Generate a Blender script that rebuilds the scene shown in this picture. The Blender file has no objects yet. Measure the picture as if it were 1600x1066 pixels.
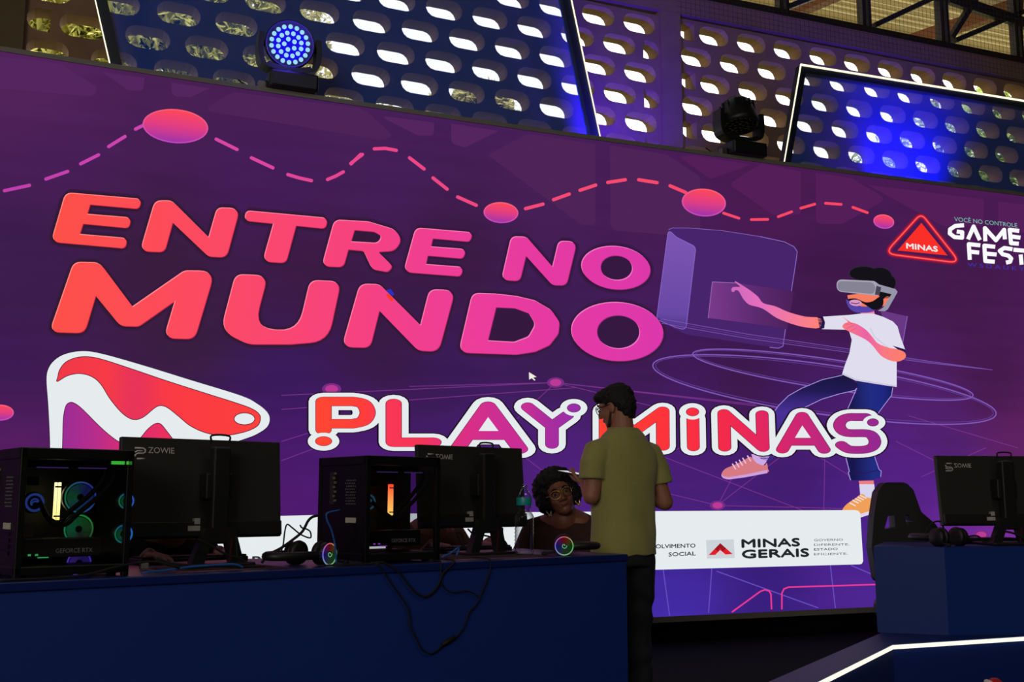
import bpy, bmesh, math, random
from mathutils import Vector, Matrix, geometry, noise
random.seed(7)
S = bpy.context.scene
COL = S.collection

# ---------------------------------------------------------------- camera, world, lights, exposure
FPX = 1700.0                       # focal length in pixels of the 1600 px frame
TILT = math.atan(247 / FPX)        # camera looks slightly up
EYE = 1.13                         # eye height above the hall floor
PHI = math.radians(22.2)           # hall is turned against the view
cam = bpy.data.cameras.new('camera'); cam.sensor_width = 36; cam.lens = 36 * FPX / 1600
cam.clip_end = 200; cam.clip_start = .05
camo = bpy.data.objects.new('camera', cam); COL.objects.link(camo)
camo.location = (0, 0, EYE); camo.rotation_euler = (math.pi / 2 + TILT, 0, 0)
S.camera = camo
S.view_settings.view_transform = 'Standard'; S.view_settings.look = 'None'
S.view_settings.exposure = 0; S.view_settings.gamma = 1; S.view_settings.use_curve_mapping = False

w = bpy.data.worlds.new('sky'); S.world = w; w.use_nodes = True
w.node_tree.nodes['Background'].inputs[0].default_value = (1.0, .98, .93, 1)
w.node_tree.nodes['Background'].inputs[1].default_value = 2.0

def hw(x, y, z=0):                 # hall coordinates -> world
    c, s = math.cos(PHI), math.sin(PHI)
    return Vector((x * c - y * s, x * s + y * c, z))

def lamp(name, kind, loc, target, energy, color=(1, 1, 1), size=1, size_y=None, spot=None, blend=.6):
    l = bpy.data.lights.new(name, kind); l.energy = energy; l.color = color
    if kind == 'AREA':
        l.size = size
        if size_y: l.shape = 'RECTANGLE'; l.size_y = size_y
    else: l.shadow_soft_size = size
    if spot: l.spot_size = spot; l.spot_blend = blend
    o = bpy.data.objects.new(name, l); COL.objects.link(o); o.location = loc
    o.rotation_euler = (Vector(target) - Vector(loc)).to_track_quat('-Z', 'Y').to_euler()
    return o
lamp('fill_behind_camera', 'AREA', hw(-7, -7, 4.2), hw(2, 6, 1.5), 430, (1, .93, .82), 6, 3.5)  # added fill light behind the camera; the hall shell has no opening there
lamp('overhead_fill', 'AREA', hw(3, -2, 7.9), hw(3.4, 3, 0), 90, (1, .95, .85), 5, 3)  # added fill light under the closed ceiling
sun = bpy.data.lights.new('sun', 'SUN'); sun.energy = 7; sun.angle = .02; sun.color = (1, .95, .84)
suno = bpy.data.objects.new('sun', sun); COL.objects.link(suno); suno.rotation_euler = (math.radians(30), 0, PHI - .25)
lamp('wash_beam_left', 'SPOT', hw(4.33, 8.04, 3.7), hw(4.60, 8.5, 4.7), 460, (.05, .008, 1), .05, spot=math.radians(86), blend=.9)
lamp('wash_beam_right', 'SPOT', hw(7.6, 8.04, 3.75), hw(7.72, 8.5, 4.7), 480, (.05, .008, 1), .05, spot=math.radians(84), blend=.9)

# ---------------------------------------------------------------- helpers: geometry of the view used to measure the place
def ray(px, py):
    a = (px - 800) / FPX; b = (533 - py) / FPX
    return Vector((a, math.cos(TILT) - b * math.sin(TILT), math.sin(TILT) + b * math.cos(TILT)))
def hall(px, py, y):               # point of a plane parallel to the LED wall -> (x, z) in hall coordinates
    r = ray(px, py); c, s = math.cos(PHI), math.sin(PHI)
    lx = r.x * c + r.y * s; ly = -r.x * s + r.y * c
    t = y / ly
    return (lx * t, EYE + r.z * t)
def on_z(px, py, z):
    r = ray(px, py); t = (z - EYE) / r.z
    return Vector((r.x * t, r.y * t, z))
def at_y(px, py, y):
    r = ray(px, py); t = y / r.y
    return Vector((r.x * t, y, EYE + r.z * t))

def lin(c):
    return tuple(((v / 255 / 12.92) if v / 255 <= .04045 else ((v / 255 + .055) / 1.055) ** 2.4) for v in c)

# ---------------------------------------------------------------- materials
MATS = {}
def nodes_of(m):
    m.use_nodes = True
    return m.node_tree.nodes, m.node_tree.links, m.node_tree.nodes['Principled BSDF']
def pm(name, rgb, rough=.5, metal=0, var=.12, scale=14, bump=0, spec=.5, sheen=0):
    """painted / plastic / cloth: colour varied by noise, optional bump"""
    if name in MATS: return MATS[name]
    m = bpy.data.materials.new(name); N, L, b = nodes_of(m)
    c = lin(rgb)
    tc = N.new('ShaderNodeTexCoord'); nz = N.new('ShaderNodeTexNoise'); nz.inputs['Scale'].default_value = scale
    nz.inputs['Detail'].default_value = 4
    L.new(tc.outputs['Object'], nz.inputs['Vector'])
    mx = N.new('ShaderNodeMix'); mx.data_type = 'RGBA'
    mx.inputs[6].default_value = (*[v * (1 - var) for v in c], 1); mx.inputs[7].default_value = (*[min(1, v * (1 + var)) for v in c], 1)
    L.new(nz.outputs[0], mx.inputs[0]); L.new(mx.outputs[2], b.inputs['Base Color'])
    b.inputs['Roughness'].default_value = rough; b.inputs['Metallic'].default_value = metal
    b.inputs['Specular IOR Level'].default_value = spec
    if sheen: b.inputs['Sheen Weight'].default_value = sheen
    if bump:
        bp = N.new('ShaderNodeBump'); bp.inputs['Strength'].default_value = bump; bp.inputs['Distance'].default_value = .01
        L.new(nz.outputs[0], bp.inputs['Height']); L.new(bp.outputs[0], b.inputs['Normal'])
    MATS[name] = m; return m
def em(name, rgb, k=1.0):
    """light-emitting surface (LED, screen content)"""
    if name in MATS: return MATS[name]
    m = bpy.data.materials.new(name); m.use_nodes = True; N = m.node_tree.nodes; L = m.node_tree.links; N.clear()
    e = N.new('ShaderNodeEmission'); e.inputs[0].default_value = (*lin(rgb), 1); e.inputs[1].default_value = k
    o = N.new('ShaderNodeOutputMaterial'); L.new(e.outputs[0], o.inputs[0])
    MATS[name] = m; return m
def emgrad(name, axis, stops, k=1.0):
    """emission graded along object X or Z"""
    if name in MATS: return MATS[name]
    m = bpy.data.materials.new(name); m.use_nodes = True; N = m.node_tree.nodes; L = m.node_tree.links; N.clear()
    tc = N.new('ShaderNodeTexCoord'); sp = N.new('ShaderNodeSeparateXYZ'); L.new(tc.outputs['Object'], sp.inputs[0])
    stops = sorted(stops); a, b = stops[0][0], stops[-1][0]
    mr = N.new('ShaderNodeMapRange'); mr.inputs['From Min'].default_value = a; mr.inputs['From Max'].default_value = b
    L.new(sp.outputs[axis], mr.inputs['Value'])
    rp = N.new('ShaderNodeValToRGB'); L.new(mr.outputs[0], rp.inputs[0])
    el = rp.color_ramp.elements
    while len(el) < len(stops): el.new(.5)
    for e_, (p, c) in zip(el, stops): e_.position = (p - a) / (b - a)
    for e_, (p, c) in zip(el, stops): e_.position = (p - a) / (b - a); e_.color = (*lin(c), 1)
    e = N.new('ShaderNodeEmission'); L.new(rp.outputs[0], e.inputs[0]); e.inputs[1].default_value = k
    o = N.new('ShaderNodeOutputMaterial'); L.new(e.outputs[0], o.inputs[0])
    MATS[name] = m; return m
def emradial(name, stops, k=1.0):
    """emission graded by angle about the object's Y axis"""
    if name in MATS: return MATS[name]
    m = bpy.data.materials.new(name); m.use_nodes = True; N = m.node_tree.nodes; L = m.node_tree.links; N.clear()
    tc = N.new('ShaderNodeTexCoord'); mp = N.new('ShaderNodeMapping'); mp.inputs['Rotation'].default_value = (math.pi / 2, 0, 0)
    L.new(tc.outputs['Object'], mp.inputs[0])
    g = N.new('ShaderNodeTexGradient'); g.gradient_type = 'RADIAL'; L.new(mp.outputs[0], g.inputs[0])
    rp = N.new('ShaderNodeValToRGB'); L.new(g.outputs[0], rp.inputs[0]); el = rp.color_ramp.elements
    while len(el) < len(stops): el.new(.5)
    for e_, (p, c) in zip(el, stops): e_.position = p; e_.color = (*lin(c), 1)
    e = N.new('ShaderNodeEmission'); L.new(rp.outputs[0], e.inputs[0]); e.inputs[1].default_value = k
    o = N.new('ShaderNodeOutputMaterial'); L.new(e.outputs[0], o.inputs[0])
    MATS[name] = m; return m
def clearmat(name, tint=(1, 1, 1), gloss=.08):
    if name in MATS: return MATS[name]
    m = bpy.data.materials.new(name); m.use_nodes = True; N = m.node_tree.nodes; L = m.node_tree.links; N.clear()
    t = N.new('ShaderNodeBsdfTransparent'); t.inputs[0].default_value = (*tint, 1)
    g = N.new('ShaderNodeBsdfGlossy'); g.inputs['Roughness'].default_value = .04
    mx = N.new('ShaderNodeMixShader'); mx.inputs[0].default_value = gloss
    L.new(t.outputs[0], mx.inputs[1]); L.new(g.outputs[0], mx.inputs[2])
    o = N.new('ShaderNodeOutputMaterial'); L.new(mx.outputs[0], o.inputs[0])
    MATS[name] = m; return m

BLACK = pm('black_plastic', (20, 19, 20), .5)
BLACKM = pm('black_metal', (16, 15, 16), .42, .3)
RUBBER = pm('black_rubber', (12, 12, 13), .75)
NAVY = pm('navy_paint', (18, 48, 130), .55, var=.06, scale=3)
DGREY = pm('dark_grey_bezel', (62, 60, 57), .5); BEZ = pm('grey_bezel', (128, 122, 114), .5)
BLUEC = pm('blue_cable', (25, 90, 170), .5)
SKIN_L = pm('light_brown_skin', (158, 104, 80), .55, var=.08, scale=30)
SKIN_D = pm('dark_brown_skin', (146, 92, 70), .5, var=.08, scale=30)
HAIR = pm('black_hair', (17, 13, 13), .75, var=.5, scale=90, bump=.6)

# ---------------------------------------------------------------- mesh builder
class MB:
    def __init__(s): s.v = []; s.f = []; s.m = []; s.sm = []
    def raw(s, vs, fs, mi=0, smooth=False):
        o = len(s.v); s.v += [tuple(v) for v in vs]
        for f in fs: s.f.append([o + i for i in f]); s.m.append(mi); s.sm.append(smooth)
        return s
    def box(s, c, d, rot=None, mi=0, bev=0):
        bm = bmesh.new(); bmesh.ops.create_cube(bm, size=1)
        for v in bm.verts: v.co = Vector((v.co.x * d[0], v.co.y * d[1], v.co.z * d[2]))
        if bev: bmesh.ops.bevel(bm, geom=bm.edges[:], offset=bev, segments=2, affect='EDGES', profile=.5)
        M = Matrix.Translation(c) @ (rot.to_4x4() if rot else Matrix())
        bm.transform(M); s.bm(bm, mi, False); return s
    def bm(s, bm, mi=0, smooth=True):
        bm.verts.index_update()
        s.raw([v.co[:] for v in bm.verts], [[v.index for v in f.verts] for f in bm.faces], mi, smooth); bm.free()
    def tube(s, pts, r, n=8, mi=0, closed=False, caps=True):
        pts = [Vector(p) for p in pts]; k = len(pts)
        rs = r if isinstance(r, (list, tuple)) else [r] * k
        up = None; vs = []
        for i, p in enumerate(pts):
            a = pts[i - 1] if (i > 0 or closed) else p; b = pts[(i + 1) % k] if (i < k - 1 or closed) else p
            t = (b - a)
            if t.length < 1e-9: t = Vector((0, 0, 1))
            t.normalize()
            if up is None: up = t.orthogonal().normalized()
            up = (up - t * up.dot(t))
            if up.length < 1e-6: up = t.orthogonal()
            up.normalize(); sd = t.cross(up)
            for j in range(n):
                a_ = 2 * math.pi * j / n; vs.append(p + (up * math.cos(a_) + sd * math.sin(a_)) * rs[i])
        fs = []
        for i in range(k if closed else k - 1):
            i2 = (i + 1) % k
            for j in range(n): fs.append([i * n + j, i * n + (j + 1) % n, i2 * n + (j + 1) % n, i2 * n + j])
        if caps and not closed: fs += [list(range(n))[::-1], [(k - 1) * n + j for j in range(n)]]
        return s.raw(vs, fs, mi, True)
    def lathe(s, prof, c=(0, 0, 0), axis='Z', n=28, mi=0):
        vs = []; k = len(prof)
        for r, h in prof:
            for j in range(n):
                a = 2 * math.pi * j / n; x, y = r * math.cos(a), r * math.sin(a)
                p = (x, y, h) if axis == 'Z' else ((x, h, y) if axis == 'Y' else (h, x, y))
                vs.append((p[0] + c[0], p[1] + c[1], p[2] + c[2]))
        fs = [[i * n + j, i * n + (j + 1) % n, (i + 1) * n + (j + 1) % n, (i + 1) * n + j] for i in range(k - 1) for j in range(n)]
        if prof[0][0] > 1e-6: fs.append(list(range(n))[::-1])
        if prof[-1][0] > 1e-6: fs.append([(k - 1) * n + j for j in range(n)])
        return s.raw(vs, fs, mi, True)
    def ball(s, c, r, mi=0, rot=None, u=20, v=12):
        r = (r, r, r) if not isinstance(r, (list, tuple)) else r
        bm = bmesh.new(); bmesh.ops.create_uvsphere(bm, u_segments=u, v_segments=v, radius=1)
        M = Matrix.Translation(c) @ (rot.to_4x4() if rot else Matrix()) @ Matrix.Diagonal((*r, 1))
        bm.transform(M); s.bm(bm, mi, True); return s
    def capsule(s, p0, r0, p1, r1, n=14, mi=0):
        p0, p1 = Vector(p0), Vector(p1); t = (p1 - p0); l = t.length; t = t.normalized() if l > 1e-6 else Vector((0, 0, 1))
        pts = []; rs = []
        for i in range(5):
            a = math.pi / 2 * (1 - i / 4); pts.append(p0 - t * r0 * math.sin(a)); rs.append(max(r0 * math.cos(a), r0 * .02))
        for i in range(5):
            a = math.pi / 2 * i / 4; pts.append(p1 + t * r1 * math.sin(a)); rs.append(max(r1 * math.cos(a), r1 * .02))
        return s.tube(pts, rs, n, mi)
    def prism(s, poly, y0, y1, holes=(), mi=0, plane='XZ'):
        """polygon in XZ (or XY) extruded along Y (or Z)"""
        loops = [list(poly)] + [list(h) for h in holes]
        flat = [p for l in loops for p in l]
        tri = geometry.tessellate_polygon([[Vector((p[0], p[1], 0)) for p in l] for l in loops])
        P = (lambda p, y: (p[0], y, p[1])) if plane == 'XZ' else (lambda p, y: (p[0], p[1], y))
        n = len(flat); vs = [P(p, y0) for p in flat] + [P(p, y1) for p in flat]
        fs = [list(t) for t in tri] + [[i + n for i in t][::-1] for t in tri]
        o = 0
        for l in loops:
            k = len(l)
            for i in range(k): fs.append([o + i, o + (i + 1) % k, n + o + (i + 1) % k, n + o + i])
            o += k
        return s.raw(vs, fs, mi)
    def build(s, name, mats, parent=None, recalc=True):
        me = bpy.data.meshes.new(name); me.from_pydata(s.v, [], s.f)
        for m in (mats if isinstance(mats, (list, tuple)) else [mats]): me.materials.append(m)
        me.polygons.foreach_set('material_index', s.m); me.polygons.foreach_set('use_smooth', s.sm); me.update()
        if recalc and len(s.f) < 60000:
            bm = bmesh.new(); bm.from_mesh(me); bmesh.ops.recalc_face_normals(bm, faces=bm.faces[:]); bm.to_mesh(me); bm.free()
        o = bpy.data.objects.new(name, me); COL.objects.link(o)
        if parent: o.parent = parent
        return o
def tag(o, label, cat, group=None, kind=None):
    if label: o['label'] = label
    if cat: o['category'] = cat
    if group: o['group'] = group
    if kind: o['kind'] = kind
    return o
def thing(name, label, cat, loc=(0, 0, 0), rz=0, group=None, kind=None):
    o = bpy.data.objects.new(name, None); COL.objects.link(o); o.location = loc; o.rotation_euler = (0, 0, rz)
    o.empty_display_size = .1
    return tag(o, label, cat, group, kind)
def struct(o): o['kind'] = 'structure'; return o

def eval_mesh(o):
    dg = bpy.context.evaluated_depsgraph_get()
    return bpy.data.meshes.new_from_object(o.evaluated_get(dg))
def blob(name, mb, mat, parent=None, voxel=.008, smooth=6, disp=None):
    """one continuous skin grown over overlapping volumes"""
    tmp = mb.build('tmp', mat)
    r = tmp.modifiers.new('r', 'REMESH'); r.mode = 'VOXEL'; r.voxel_size = voxel; r.use_smooth_shade = True
    if smooth: sm = tmp.modifiers.new('s', 'SMOOTH'); sm.iterations = smooth; sm.factor = .5
    me = eval_mesh(tmp); old = tmp.data; bpy.data.objects.remove(tmp); bpy.data.meshes.remove(old)
    if disp:
        nrm = [v.normal.copy() for v in me.vertices]
        for v, n_ in zip(me.vertices, nrm): v.co += n_ * disp(v.co)
    me.polygons.foreach_set('use_smooth', [True] * len(me.polygons))
    me.materials.clear(); me.materials.append(mat); me.name = name
    o = bpy.data.objects.new(name, me); COL.objects.link(o)
    if parent: o.parent = parent
    return o
_fc = {}
def text2d(txt, bold=0.0):
    """letters of Blender's built-in font as (verts, faces) in a box 0..1 wide, cap height 1"""
    if (txt, bold) in _fc: return _fc[(txt, bold)]
    cu = bpy.data.curves.new('t', 'FONT'); cu.body = txt; cu.size = 1; cu.offset = bold; cu.resolution_u = 3
    o = bpy.data.objects.new('t', cu); COL.objects.link(o); bpy.context.view_layer.update()
    me = eval_mesh(o); vs = [(v.co.x, v.co.y) for v in me.vertices]; fs = [list(p.vertices) for p in me.polygons]
    bpy.data.objects.remove(o); bpy.data.curves.remove(cu); bpy.data.meshes.remove(me)
    x0 = min(v[0] for v in vs); x1 = max(v[0] for v in vs); y0 = -bold * 0; y1 = .73
    _fc[(txt, bold)] = ([((v[0] - x0) / (x1 - x0), (v[1] - y0) / (y1 - y0)) for v in vs], fs)
    return _fc[(txt, bold)]

def rounded(pts, seg=6):
    """corner points (x, y, radius) -> outline"""
    out = []; n = len(pts)
    for i in range(n):
        p = Vector(pts[i][:2]); r = pts[i][2] if len(pts[i]) > 2 else 0
        a = Vector(pts[i - 1][:2]); b = Vector(pts[(i + 1) % n][:2])
        da, db = a - p, b - p; la, lb = da.length, db.length
        if r <= 0 or la < 1e-6 or lb < 1e-6: out.append(tuple(p)); continue
        da /= la; db /= lb
        ang = math.acos(max(-1, min(1, da.dot(db)))) / 2
        d = min(r / max(math.tan(ang), .15), la * .49, lb * .49)
        q0, q1 = p + da * d, p + db * d
        for k in range(seg + 1):
            t = k / seg; out.append(tuple(q0 * (1 - t) ** 2 + p * 2 * t * (1 - t) + q1 * t * t))
    return out
def smooth_closed(pts, seg=5):
    out = []; n = len(pts); V = [Vector(p) for p in pts]
    for i in range(n):
        p0, p1, p2, p3 = V[i - 1], V[i], V[(i + 1) % n], V[(i + 2) % n]
        for k in range(seg):
            t = k / seg
            out.append(tuple(.5 * ((2 * p1) + (p2 - p0) * t + (2 * p0 - 5 * p1 + 4 * p2 - p3) * t * t + (3 * p1 - p0 - 3 * p2 + p3) * t ** 3)))
    return out
def smooth_open(pts, seg=5):
    V = [Vector(p) for p in pts]; V = [2 * V[0] - V[1]] + V + [2 * V[-1] - V[-2]]; out = []
    for i in range(1, len(V) - 2):
        p0, p1, p2, p3 = V[i - 1:i + 3]
        for k in range(seg):
            t = k / seg
            out.append(tuple(.5 * ((2 * p1) + (p2 - p0) * t + (2 * p0 - 5 * p1 + 4 * p2 - p3) * t * t + (3 * p1 - p0 - 3 * p2 + p3) * t ** 3)))
    out.append(tuple(V[-2])); return out
def ell(cx, cy, rx, ry, n=36, tilt=0, shear=0):
    out = []
    for i in range(n):
        a = 2 * math.pi * i / n; x, y = rx * math.cos(a), ry * math.sin(a)
        x, y = x * math.cos(tilt) - y * math.sin(tilt), x * math.sin(tilt) + y * math.cos(tilt)
        out.append((cx + x, cy + y + x * shear))
    return out

# ================================================================= the hall (structure)
HALL = Matrix.Rotation(PHI, 4, 'Z')
def hall_obj(o): o.matrix_world = HALL @ o.matrix_world; return o
YW = 8.95; YS = 7.8; YP = 8.35
CONC = pm('concrete_blocks', (146, 112, 84), .9, var=.3, scale=5, bump=.25)
COLM = pm('painted_column', (104, 88, 58), .85, var=.2, scale=3)
PLAS = pm('hall_plaster', (70, 62, 52), .9, var=.2, scale=2)
CARP = pm('black_carpet', (9, 8, 10), .95, var=.3, scale=60, spec=.1)
STEEL = pm('dark_painted_steel', (52, 44, 38), .6, .2, var=.25, scale=6)

m = MB().box((0, 0, -.05), (32, 26, .1)); m.box((0, 0, -.06), (.1, .1, .01)); hall_obj(struct(m.build('floor', CARP)))
m = MB().box((0, -2.2, 8.25), (28, 22.6, .1)); hall_obj(struct(m.build('ceiling', PLAS)))
hall_obj(struct(MB().box((-14, -2.2, 4.1), (.2, 22.6, 8.3)).build('wall_left', PLAS)))
hall_obj(struct(MB().box((14, -2.2, 4.1), (.2, 22.6, 8.3)).build('wall_right', PLAS)))
hall_obj(struct(MB().box((0, -13.4, 4.1), (28, .2, 8.3)).build('wall_front', PLAS)))

def stadium(cx, cz, w_, h_, n=7):
    r = h_ / 2; d = max(w_ / 2 - r, 0.0); out = []
    for i in range(n + 1):
        a = -math.pi / 2 + math.pi * i / n; out.append((cx + d + min(r, w_ / 2) * math.cos(a), cz + r * math.sin(a)))
    for i in range(n + 1):
        a = math.pi / 2 + math.pi * i / n; out.append((cx - d + min(r, w_ / 2) * math.cos(a), cz + r * math.sin(a)))
    return out
def interp(k, K):
    K = sorted(K)
    for (a, xa), (b, xb) in zip(K, K[1:]):
        if k <= b or (b, xb) == K[-1]: return xa + (xb - xa) * (k - a) / (b - a)
KN = [(-1, -.06), (0, .435), (4, 2.309), (7, 3.657), (10, 5.01)]
wall = MB()
def block_row(cent, x0, x1, z, h, shear):
    cent = sorted(cent)
    for i, (cx, full) in enumerate(cent):
        a = x0 if i == 0 else edges[-1]
        if i == 0: edges = [x0]; a = x0
        b = x1 if i == len(cent) - 1 else (cx + .2255 * (1.04 if cx < 1.5 else 1) if full else cx + .115)
        if i < len(cent) - 1 and full: b = min(max(b, cx + .2), cent[i + 1][0] - (.2 if cent[i + 1][1] else .1))
        edges.append(b)
        wd = .352 if full else .185
        hole = stadium(cx, z, min(wd, (min(b - cx, cx - a)) * 2 - .05), .188) if full else None
        sh = lambda p: (p[0], p[1] - shear * (p[0] - 2.3))
        if not full:
            side = 1 if i else -1        # cut blocks: square towards the bay, round to the pilaster
            hole = [p for p in stadium(cx - side * .06, z, .30, .188) if (p[0] - (cx - .085 if side > 0 else cx + .085)) * side > 0]
            e_ = cx - side * .085
            hole = ([(e_, z - .094)] + hole + [(e_, z + .094)]) if side > 0 else (hole[:0] + [(e_, z + .094)] + hole + [(e_, z - .094)])
        rect = [(a, z - h / 2), (b, z - h / 2), (b, z + h / 2), (a, z + h / 2)]
        wall.prism([sh(p) for p in rect], YW, YW + .2, [[sh(p) for p in hole]])
XL, XM0, XM1, XR = -.489, 5.237, 5.452, 10.7
for r in range(11):
    z = 5.835 - .2525 * r
    if r % 2 == 0: c = [(interp(k, KN), True) for k in range(-1, 11)] + [(-.385, False)]
    else: c = [(interp(k + .5, KN), True) for k in range(-2, 10)] + [(5.135, False)]
    block_row(c, XL, XM0, z, .2525, .022)
for r in range(11):
    z = 5.787 - .2565 * r
    if r % 2 == 0: c = [(5.869 + .452 * k, True) for k in range(11)] + [(5.555, False)]
    else: c = [(5.655 + .4545 * k, True) for k in range(11)]
    block_row(c, XM1, XR, z, .2565, 0)
wall.box(((XL + XM0) / 2, YW + .1, 1.57), (XM0 - XL, .2, 3.14)); wall.box(((XM1 + XR) / 2, YW + .1, 1.56), (XR - XM1, .2, 3.1))
wall.box((-7.3, YW + .1, 3.07), (13.3, .2, 6.14)); wall.box((12.4, YW + .1, 3.07), (3.4, .2, 6.14))
hall_obj(struct(wall.build('wall_back', CONC)))
hall_obj(struct(MB().box((-.75, YW + .09, 3.07), (.53, .3, 6.14)).build('pillar', COLM)))
hall_obj(struct(MB().box(((XM0 + XM1) / 2, YW + .09, 3.07), (XM1 - XM0 + .01, .26, 6.14)).build('pillar', CONC)))
hall_obj(struct(MB().box((0, YW + .09, 6.04), (28, .27, .2)).build('lintel', CONC)))

# roof truss standing on the wall, open to the eaves
tr = MB(); YT = 9.02
def tp(cx, cy): x, z = hall(1160 + cx / 3.636, cy / 3.636, YT); return Vector((x, YT, z))
def bar(a, b, wd, dp=.09):
    a, b = Vector(a), Vector(b); d = b - a; q = Vector((1, 0, 0)).rotation_difference(d)
    tr.box((a + b) / 2, (d.length, dp, wd), q.to_matrix())
tr.box((0, YT, 6.19), (28, .14, .1)); tr.box((0, YT, 7.55), (28, .14, .12))
for cx in (-320, 225, 690, 1130, 1545, 1990):
    x = tp(cx, 60)[0]; bar((x - .035, YT, 6.15), (x - .035, YT, 7.55), .05); bar((x + .045, YT, 6.15), (x + .045, YT, 7.55), .035)
for (a, b, c, d) in ((740, 150, 1060, 0), (1200, 235, 1520, 100), (1180, 220, 1330, -20), (250, 45, 390, -10), (1640, 320, 1990, 150)):
    p, q = tp(a, b), tp(c, d); bar(p, q, .055); bar(q, q + (q - p) * .9, .055)
p, q = tp(1170, -10), tp(1620, 140); bar(p, q, .13, .06); bar(q, q + (q - p), .13, .06)
hall_obj(struct(tr.build('roof_truss', STEEL)))
# eaves: corrugated sheets on rafters, outside the wall
m = bpy.data.materials.new('fibre_cement_sheet'); N, L, b = nodes_of(m)
b.inputs['Base Color'].default_value = (*lin((176, 164, 110)), 1); b.inputs['Roughness'].default_value = .9
tl_ = N.new('ShaderNodeBsdfTranslucent'); tl_.inputs[0].default_value = (*lin((150, 138, 100)), 1); mxs = N.new('ShaderNodeMixShader'); mxs.inputs[0].default_value = .45
L.new(b.outputs[0], mxs.inputs[1]); L.new(tl_.outputs[0], mxs.inputs[2]); L.new(mxs.outputs[0], N['Material Output'].inputs[0])
rv = MB(); nx, ny = 2, 144; vs = []; fs = []
for j in range(ny + 1):
    y = 9.2 + 2.85 * j / ny; z = 7.2 + .15 * (y - 9.1) + .06 * math.sin(j * 2 * math.pi / 9) + .07 * ((j // 48) % 2)
    for i in range(nx): vs.append((-14 + 28 * i, y, z))
for j in range(ny): fs.append([j * 2, j * 2 + 1, j * 2 + 3, j * 2 + 2])
rv.raw(vs, fs); hall_obj(struct(rv.build('roof_eaves', m)))
WOODR = pm('rafter_wood', (120, 72, 44), .8, var=.3, scale=8)
ra = MB()
for x in (-6, -2, 2, 6.2, 8.3, 10.4, 12.5):
    ra.box((x, 10.6, 7.04 + .15 * 1.5), (.14, 2.8, .16), Matrix.Rotation(math.atan(.15), 3, 'X'))
hall_obj(struct(ra.build('roof_rafter', WOODR)))
# bird net over the opening
net = MB(); 
for i in range(96): net.box((5.4 + i * .055, 8.80, 6.75), (.0022, .0022, 1.75))
for i in range(32): net.box((8.05, 8.80, 5.9 + i * .055), (5.4, .0022, .0022))
o = hall_obj(net.build('bird_net', pm('net_cord', (60, 50, 34), .8)))
tag(o, 'bird netting stretched across the roof truss opening', 'net', kind='stuff')

# outside: ground and trees
GRASS = pm('outside_grass', (150, 150, 84), .9, var=.4, scale=2)
g = MB().box((0, 24, -.35), (70, 30, .1)).build('ground', GRASS); hall_obj(struct(g))
def leafmat(name, c):
    if name in MATS: return MATS[name]
    m = pm(name, c, .7, var=.4, scale=3); N = m.node_tree.nodes; L = m.node_tree.links
    t2 = N.new('ShaderNodeBsdfTranslucent'); t2.inputs[0].default_value = (*lin(c), 1); mz = N.new('ShaderNodeMixShader'); mz.inputs[0].default_value = .45
    L.new(N['Principled BSDF'].outputs[0], mz.inputs[1]); L.new(t2.outputs[0], mz.inputs[2]); L.new(mz.outputs[0], N['Material Output'].inputs[0]); return m
def tree(label, cx, cy, blobs, mname, c, n=4200, trunk=.14):
    base = hw(cx, cy, -.3); t = thing('tree', label, 'tree', base, PHI, group='trees outside the block wall')
    rnd = random.Random(int(cx * 10) + 5); f = MB()
    tot = sum(b[3] ** 2 for b in blobs)
    for (bx, by, bz, r) in blobs:
        for _ in range(int(n * r * r / tot)):
            d = Vector((rnd.gauss(0, 1), rnd.gauss(0, 1), rnd.gauss(0, 1))).normalized() * r * rnd.uniform(.35, 1) ** .5
            p = Vector((bx, by, bz)) + d; s_ = rnd.uniform(.05, .11)
            u = Vector((rnd.gauss(0, 1), rnd.gauss(0, 1), rnd.gauss(0, 1))).normalized(); v = u.orthogonal().normalized()
            f.raw([p - u * s_, p - v * s_ * .45, p + u * s_, p + v * s_ * .45], [[0, 1, 2, 3]])
    f.build('foliage', leafmat(mname, c), t, recalc=False)
    zt = max(b[2] for b in blobs); k = MB().tube([(0, 0, 0), (.05, 0, zt * .5), (0, .05, zt)], [trunk, trunk * .8, trunk * .3])
    for b in blobs[:4]: k.tube([(.03, 0, zt * .45), (b[0] * .6, b[1] * .6, (b[2] + zt * .5) / 2), (b[0], b[1], b[2])], [trunk * .5, trunk * .35, .02])
    k.build('trunk', pm('bark', (84, 66, 48), .9, bump=.5), t)
tree('dense yellow-green tree outside behind the far left wall holes', .7, 15.5,
     [(0, 0, 7.6, 1.3), (-1.3, .3, 7.0, 1.0), (1.2, 0, 7.2, 1.0), (.2, .2, 8.7, 1.1), (-1.2, .2, 8.3, 1.0), (1.3, .3, 8.5, 1.0)], 'leaf_yellow_green', (186, 184, 104), 30000)
tree('sparse pale olive tree outside behind the holes at the lit stage light', 3.9, 19.5,
     [(0, 0, 8.6, .9), (-.9, .2, 9.3, .8), (.8, 0, 8.2, .8), (-.4, .2, 10.2, .8)], 'leaf_olive', (188, 182, 116), 6000)
tree('small olive tree crown outside behind the holes above the screen centre', 5.3, 14.2,
     [(0, 0, 6.95, .5), (-.6, .2, 6.7, .5), (.6, .2, 6.6, .5), (-1.4, .1, 6.5, .4)], 'leaf_olive', (188, 182, 116), 9000)
tree('bright green tree outside behind the far right wall holes', 14.2, 14.5,
     [(0, 0, 7.4, 1.2), (-1.5, .2, 6.7, .8), (1.6, 0, 8.0, 1.2), (2.6, .2, 8.9, 1.2), (1.2, .2, 6.6, 1.1), (3.6, .2, 7.6, 1.2)], 'leaf_green', (150, 170, 76), 17000)

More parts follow.
